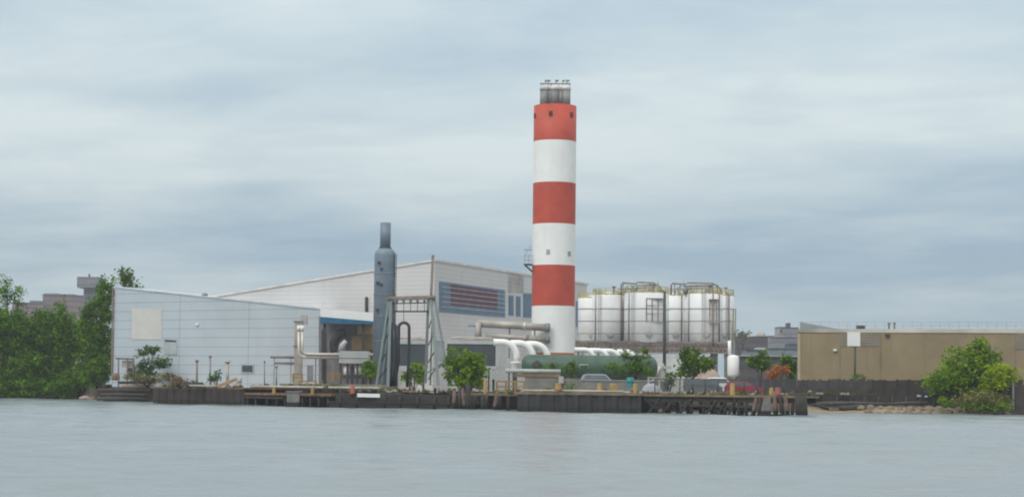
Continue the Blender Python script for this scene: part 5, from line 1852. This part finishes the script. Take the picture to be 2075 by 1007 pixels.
# gate at the right edge
t = thing('steel_gate', 'dark weathered steel gate with pale post at right edge', 'gate', G(2065, 238, 1.0))
mb = MB()
a, b_ = G(2056, 238, .5), G(2130, 237, .5)
zt_ = P(2070, 779, 238).z
mb.prism([a, b_, V((b_.x, b_.y, zt_)), V((a.x, a.y, zt_))], (0, .15, 0))
mb.build('leaf', m_weather, t)
MB().bar(G(2053, 237.8, .4), P(2053, 772, 237.8), .22).build('post', m_conc, t)

# ------------------------------------------------------------------ haze
mh = bpy.data.materials.new('haze_air')
mh.use_nodes = True
nt = mh.node_tree
for n in list(nt.nodes):
    nt.nodes.remove(n)
out = nt.nodes.new('ShaderNodeOutputMaterial')
pv = nt.nodes.new('ShaderNodeVolumePrincipled')
pv.inputs['Color'].default_value = (0.86, 0.92, 1.0, 1)
pv.inputs['Density'].default_value = 0.0002
nt.links.new(pv.outputs[0], out.inputs['Volume'])
USE_HAZE = True
if USE_HAZE:
    mb = MB().box(-700, 700, -60, 1300, -1.7, 75)
    o_ = mb.build('haze', mh)
    tag(o_, 'thin pale air haze over the river and plant', 'haze', kind='stuff')

# ------------------------------------------------------------------ sky and light
w = bpy.data.worlds.new('World')
S.world = w
w.use_nodes = True
nt = w.node_tree
for n in list(nt.nodes):
    nt.nodes.remove(n)
SUN_EL, SUN_AZ = R(48), R(-145)     # from behind the boat, to the left
sdir = V((math.sin(SUN_AZ) * math.cos(SUN_EL), math.cos(SUN_AZ) * math.cos(SUN_EL), math.sin(SUN_EL)))
out = nt.nodes.new('ShaderNodeOutputWorld')
sky = nt.nodes.new('ShaderNodeTexSky')
sky.sky_type = 'NISHITA'
sky.sun_disc = False
sky.sun_elevation = SUN_EL
sky.sun_rotation = SUN_AZ
bg1 = nt.nodes.new('ShaderNodeBackground')
nt.links.new(sky.outputs[0], bg1.inputs[0])
bg1.inputs[1].default_value = 0.10
tc = nt.nodes.new('ShaderNodeTexCoord')
sep = nt.nodes.new('ShaderNodeSeparateXYZ')
nt.links.new(tc.outputs['Generated'], sep.inputs[0])
zc_ = math_(nt, 'MAXIMUM', sep.outputs[2], 0.0)
den = math_(nt, 'ADD', zc_, 0.11)
cx = math_(nt, 'DIVIDE', sep.outputs[0], den)
cy = math_(nt, 'DIVIDE', sep.outputs[1], den)
comb = nt.nodes.new('ShaderNodeCombineXYZ')
nt.links.new(math_(nt, 'MULTIPLY_ADD', cy, 0.18, cx), comb.inputs[0])
nt.links.new(cy, comb.inputs[1])
comb.inputs[2].default_value = 3.7
n1 = noise(nt, scaled(nt, comb.outputs[0], (0.95, 1.05, 1)), 1.0, 6, 0.48, 0.35)
n2 = noise(nt, scaled(nt, comb.outputs[0], (3.0, 3.6, 1)), 1.0, 6, 0.55, 0.3)
f = math_(nt, 'ADD', math_(nt, 'MULTIPLY', n1, 0.70), math_(nt, 'MULTIPLY', n2, 0.30))
def bell(z0, wd):
    d_ = math_(nt, 'DIVIDE', math_(nt, 'SUBTRACT', sep.outputs[2], z0), wd)
    return math_(nt, 'POWER', 2.718, math_(nt, 'MULTIPLY', math_(nt, 'MULTIPLY', d_, d_), -1.0))


f = math_(nt, 'ADD', f, math_(nt, 'MULTIPLY', bell(0.135, 0.035), 0.10))
f = math_(nt, 'SUBTRACT', f, math_(nt, 'MULTIPLY', bell(0.068, 0.032), math_(nt, 'MULTIPLY_ADD', sep.outputs[0], 0.22, 0.12)))
f = ramp(nt, f, 0.29, 0.66)
# the cloud deck is brighter overhead than near the horizon
up = ramp(nt, sep.outputs[2], 0.0, 1.0)
cl = mixc(nt, f, (0.305, 0.42, 0.52), (0.615, 0.69, 0.70))
hz = ramp(nt, sep.outputs[2], 0.0, 0.055)
cl = mixc(nt, hz, (0.36, 0.48, 0.57), cl)
cl = mixc(nt, ramp(nt, sep.outputs[2], 0.2, 0.55), cl, (0.62, 0.625, 0.61))
gain = math_(nt, 'MULTIPLY_ADD', math_(nt, 'POWER', up, 0.9), 1.35, 0.95)
bg2 = nt.nodes.new('ShaderNodeBackground')
nt.links.new(cl, bg2.inputs[0])
nt.links.new(gain, bg2.inputs[1])
mx = nt.nodes.new('ShaderNodeMixShader')
mx.inputs[0].default_value = 0.92
nt.links.new(bg1.outputs[0], mx.inputs[1])
nt.links.new(bg2.outputs[0], mx.inputs[2])
nt.links.new(mx.outputs[0], out.inputs[0])

sd = bpy.data.lights.new('sun', 'SUN')
sd.energy = 1.5
sd.angle = R(25)
sd.color = (1.0, 0.96, 0.90)
so = bpy.data.objects.new('sun', sd)
so.rotation_euler = (-sdir).to_track_quat('-Z', 'Y').to_euler()
so.location = (0, -50, 120)
COL.objects.link(so)

S.view_settings.view_transform = 'Standard'
S.view_settings.look = 'None'
S.view_settings.exposure = 0.0
S.view_settings.gamma = 1.0
S.cycles.filter_width = 2.0
S.cycles.max_bounces = 6
S.cycles.volume_bounces = 0
S.cycles.use_denoising = True
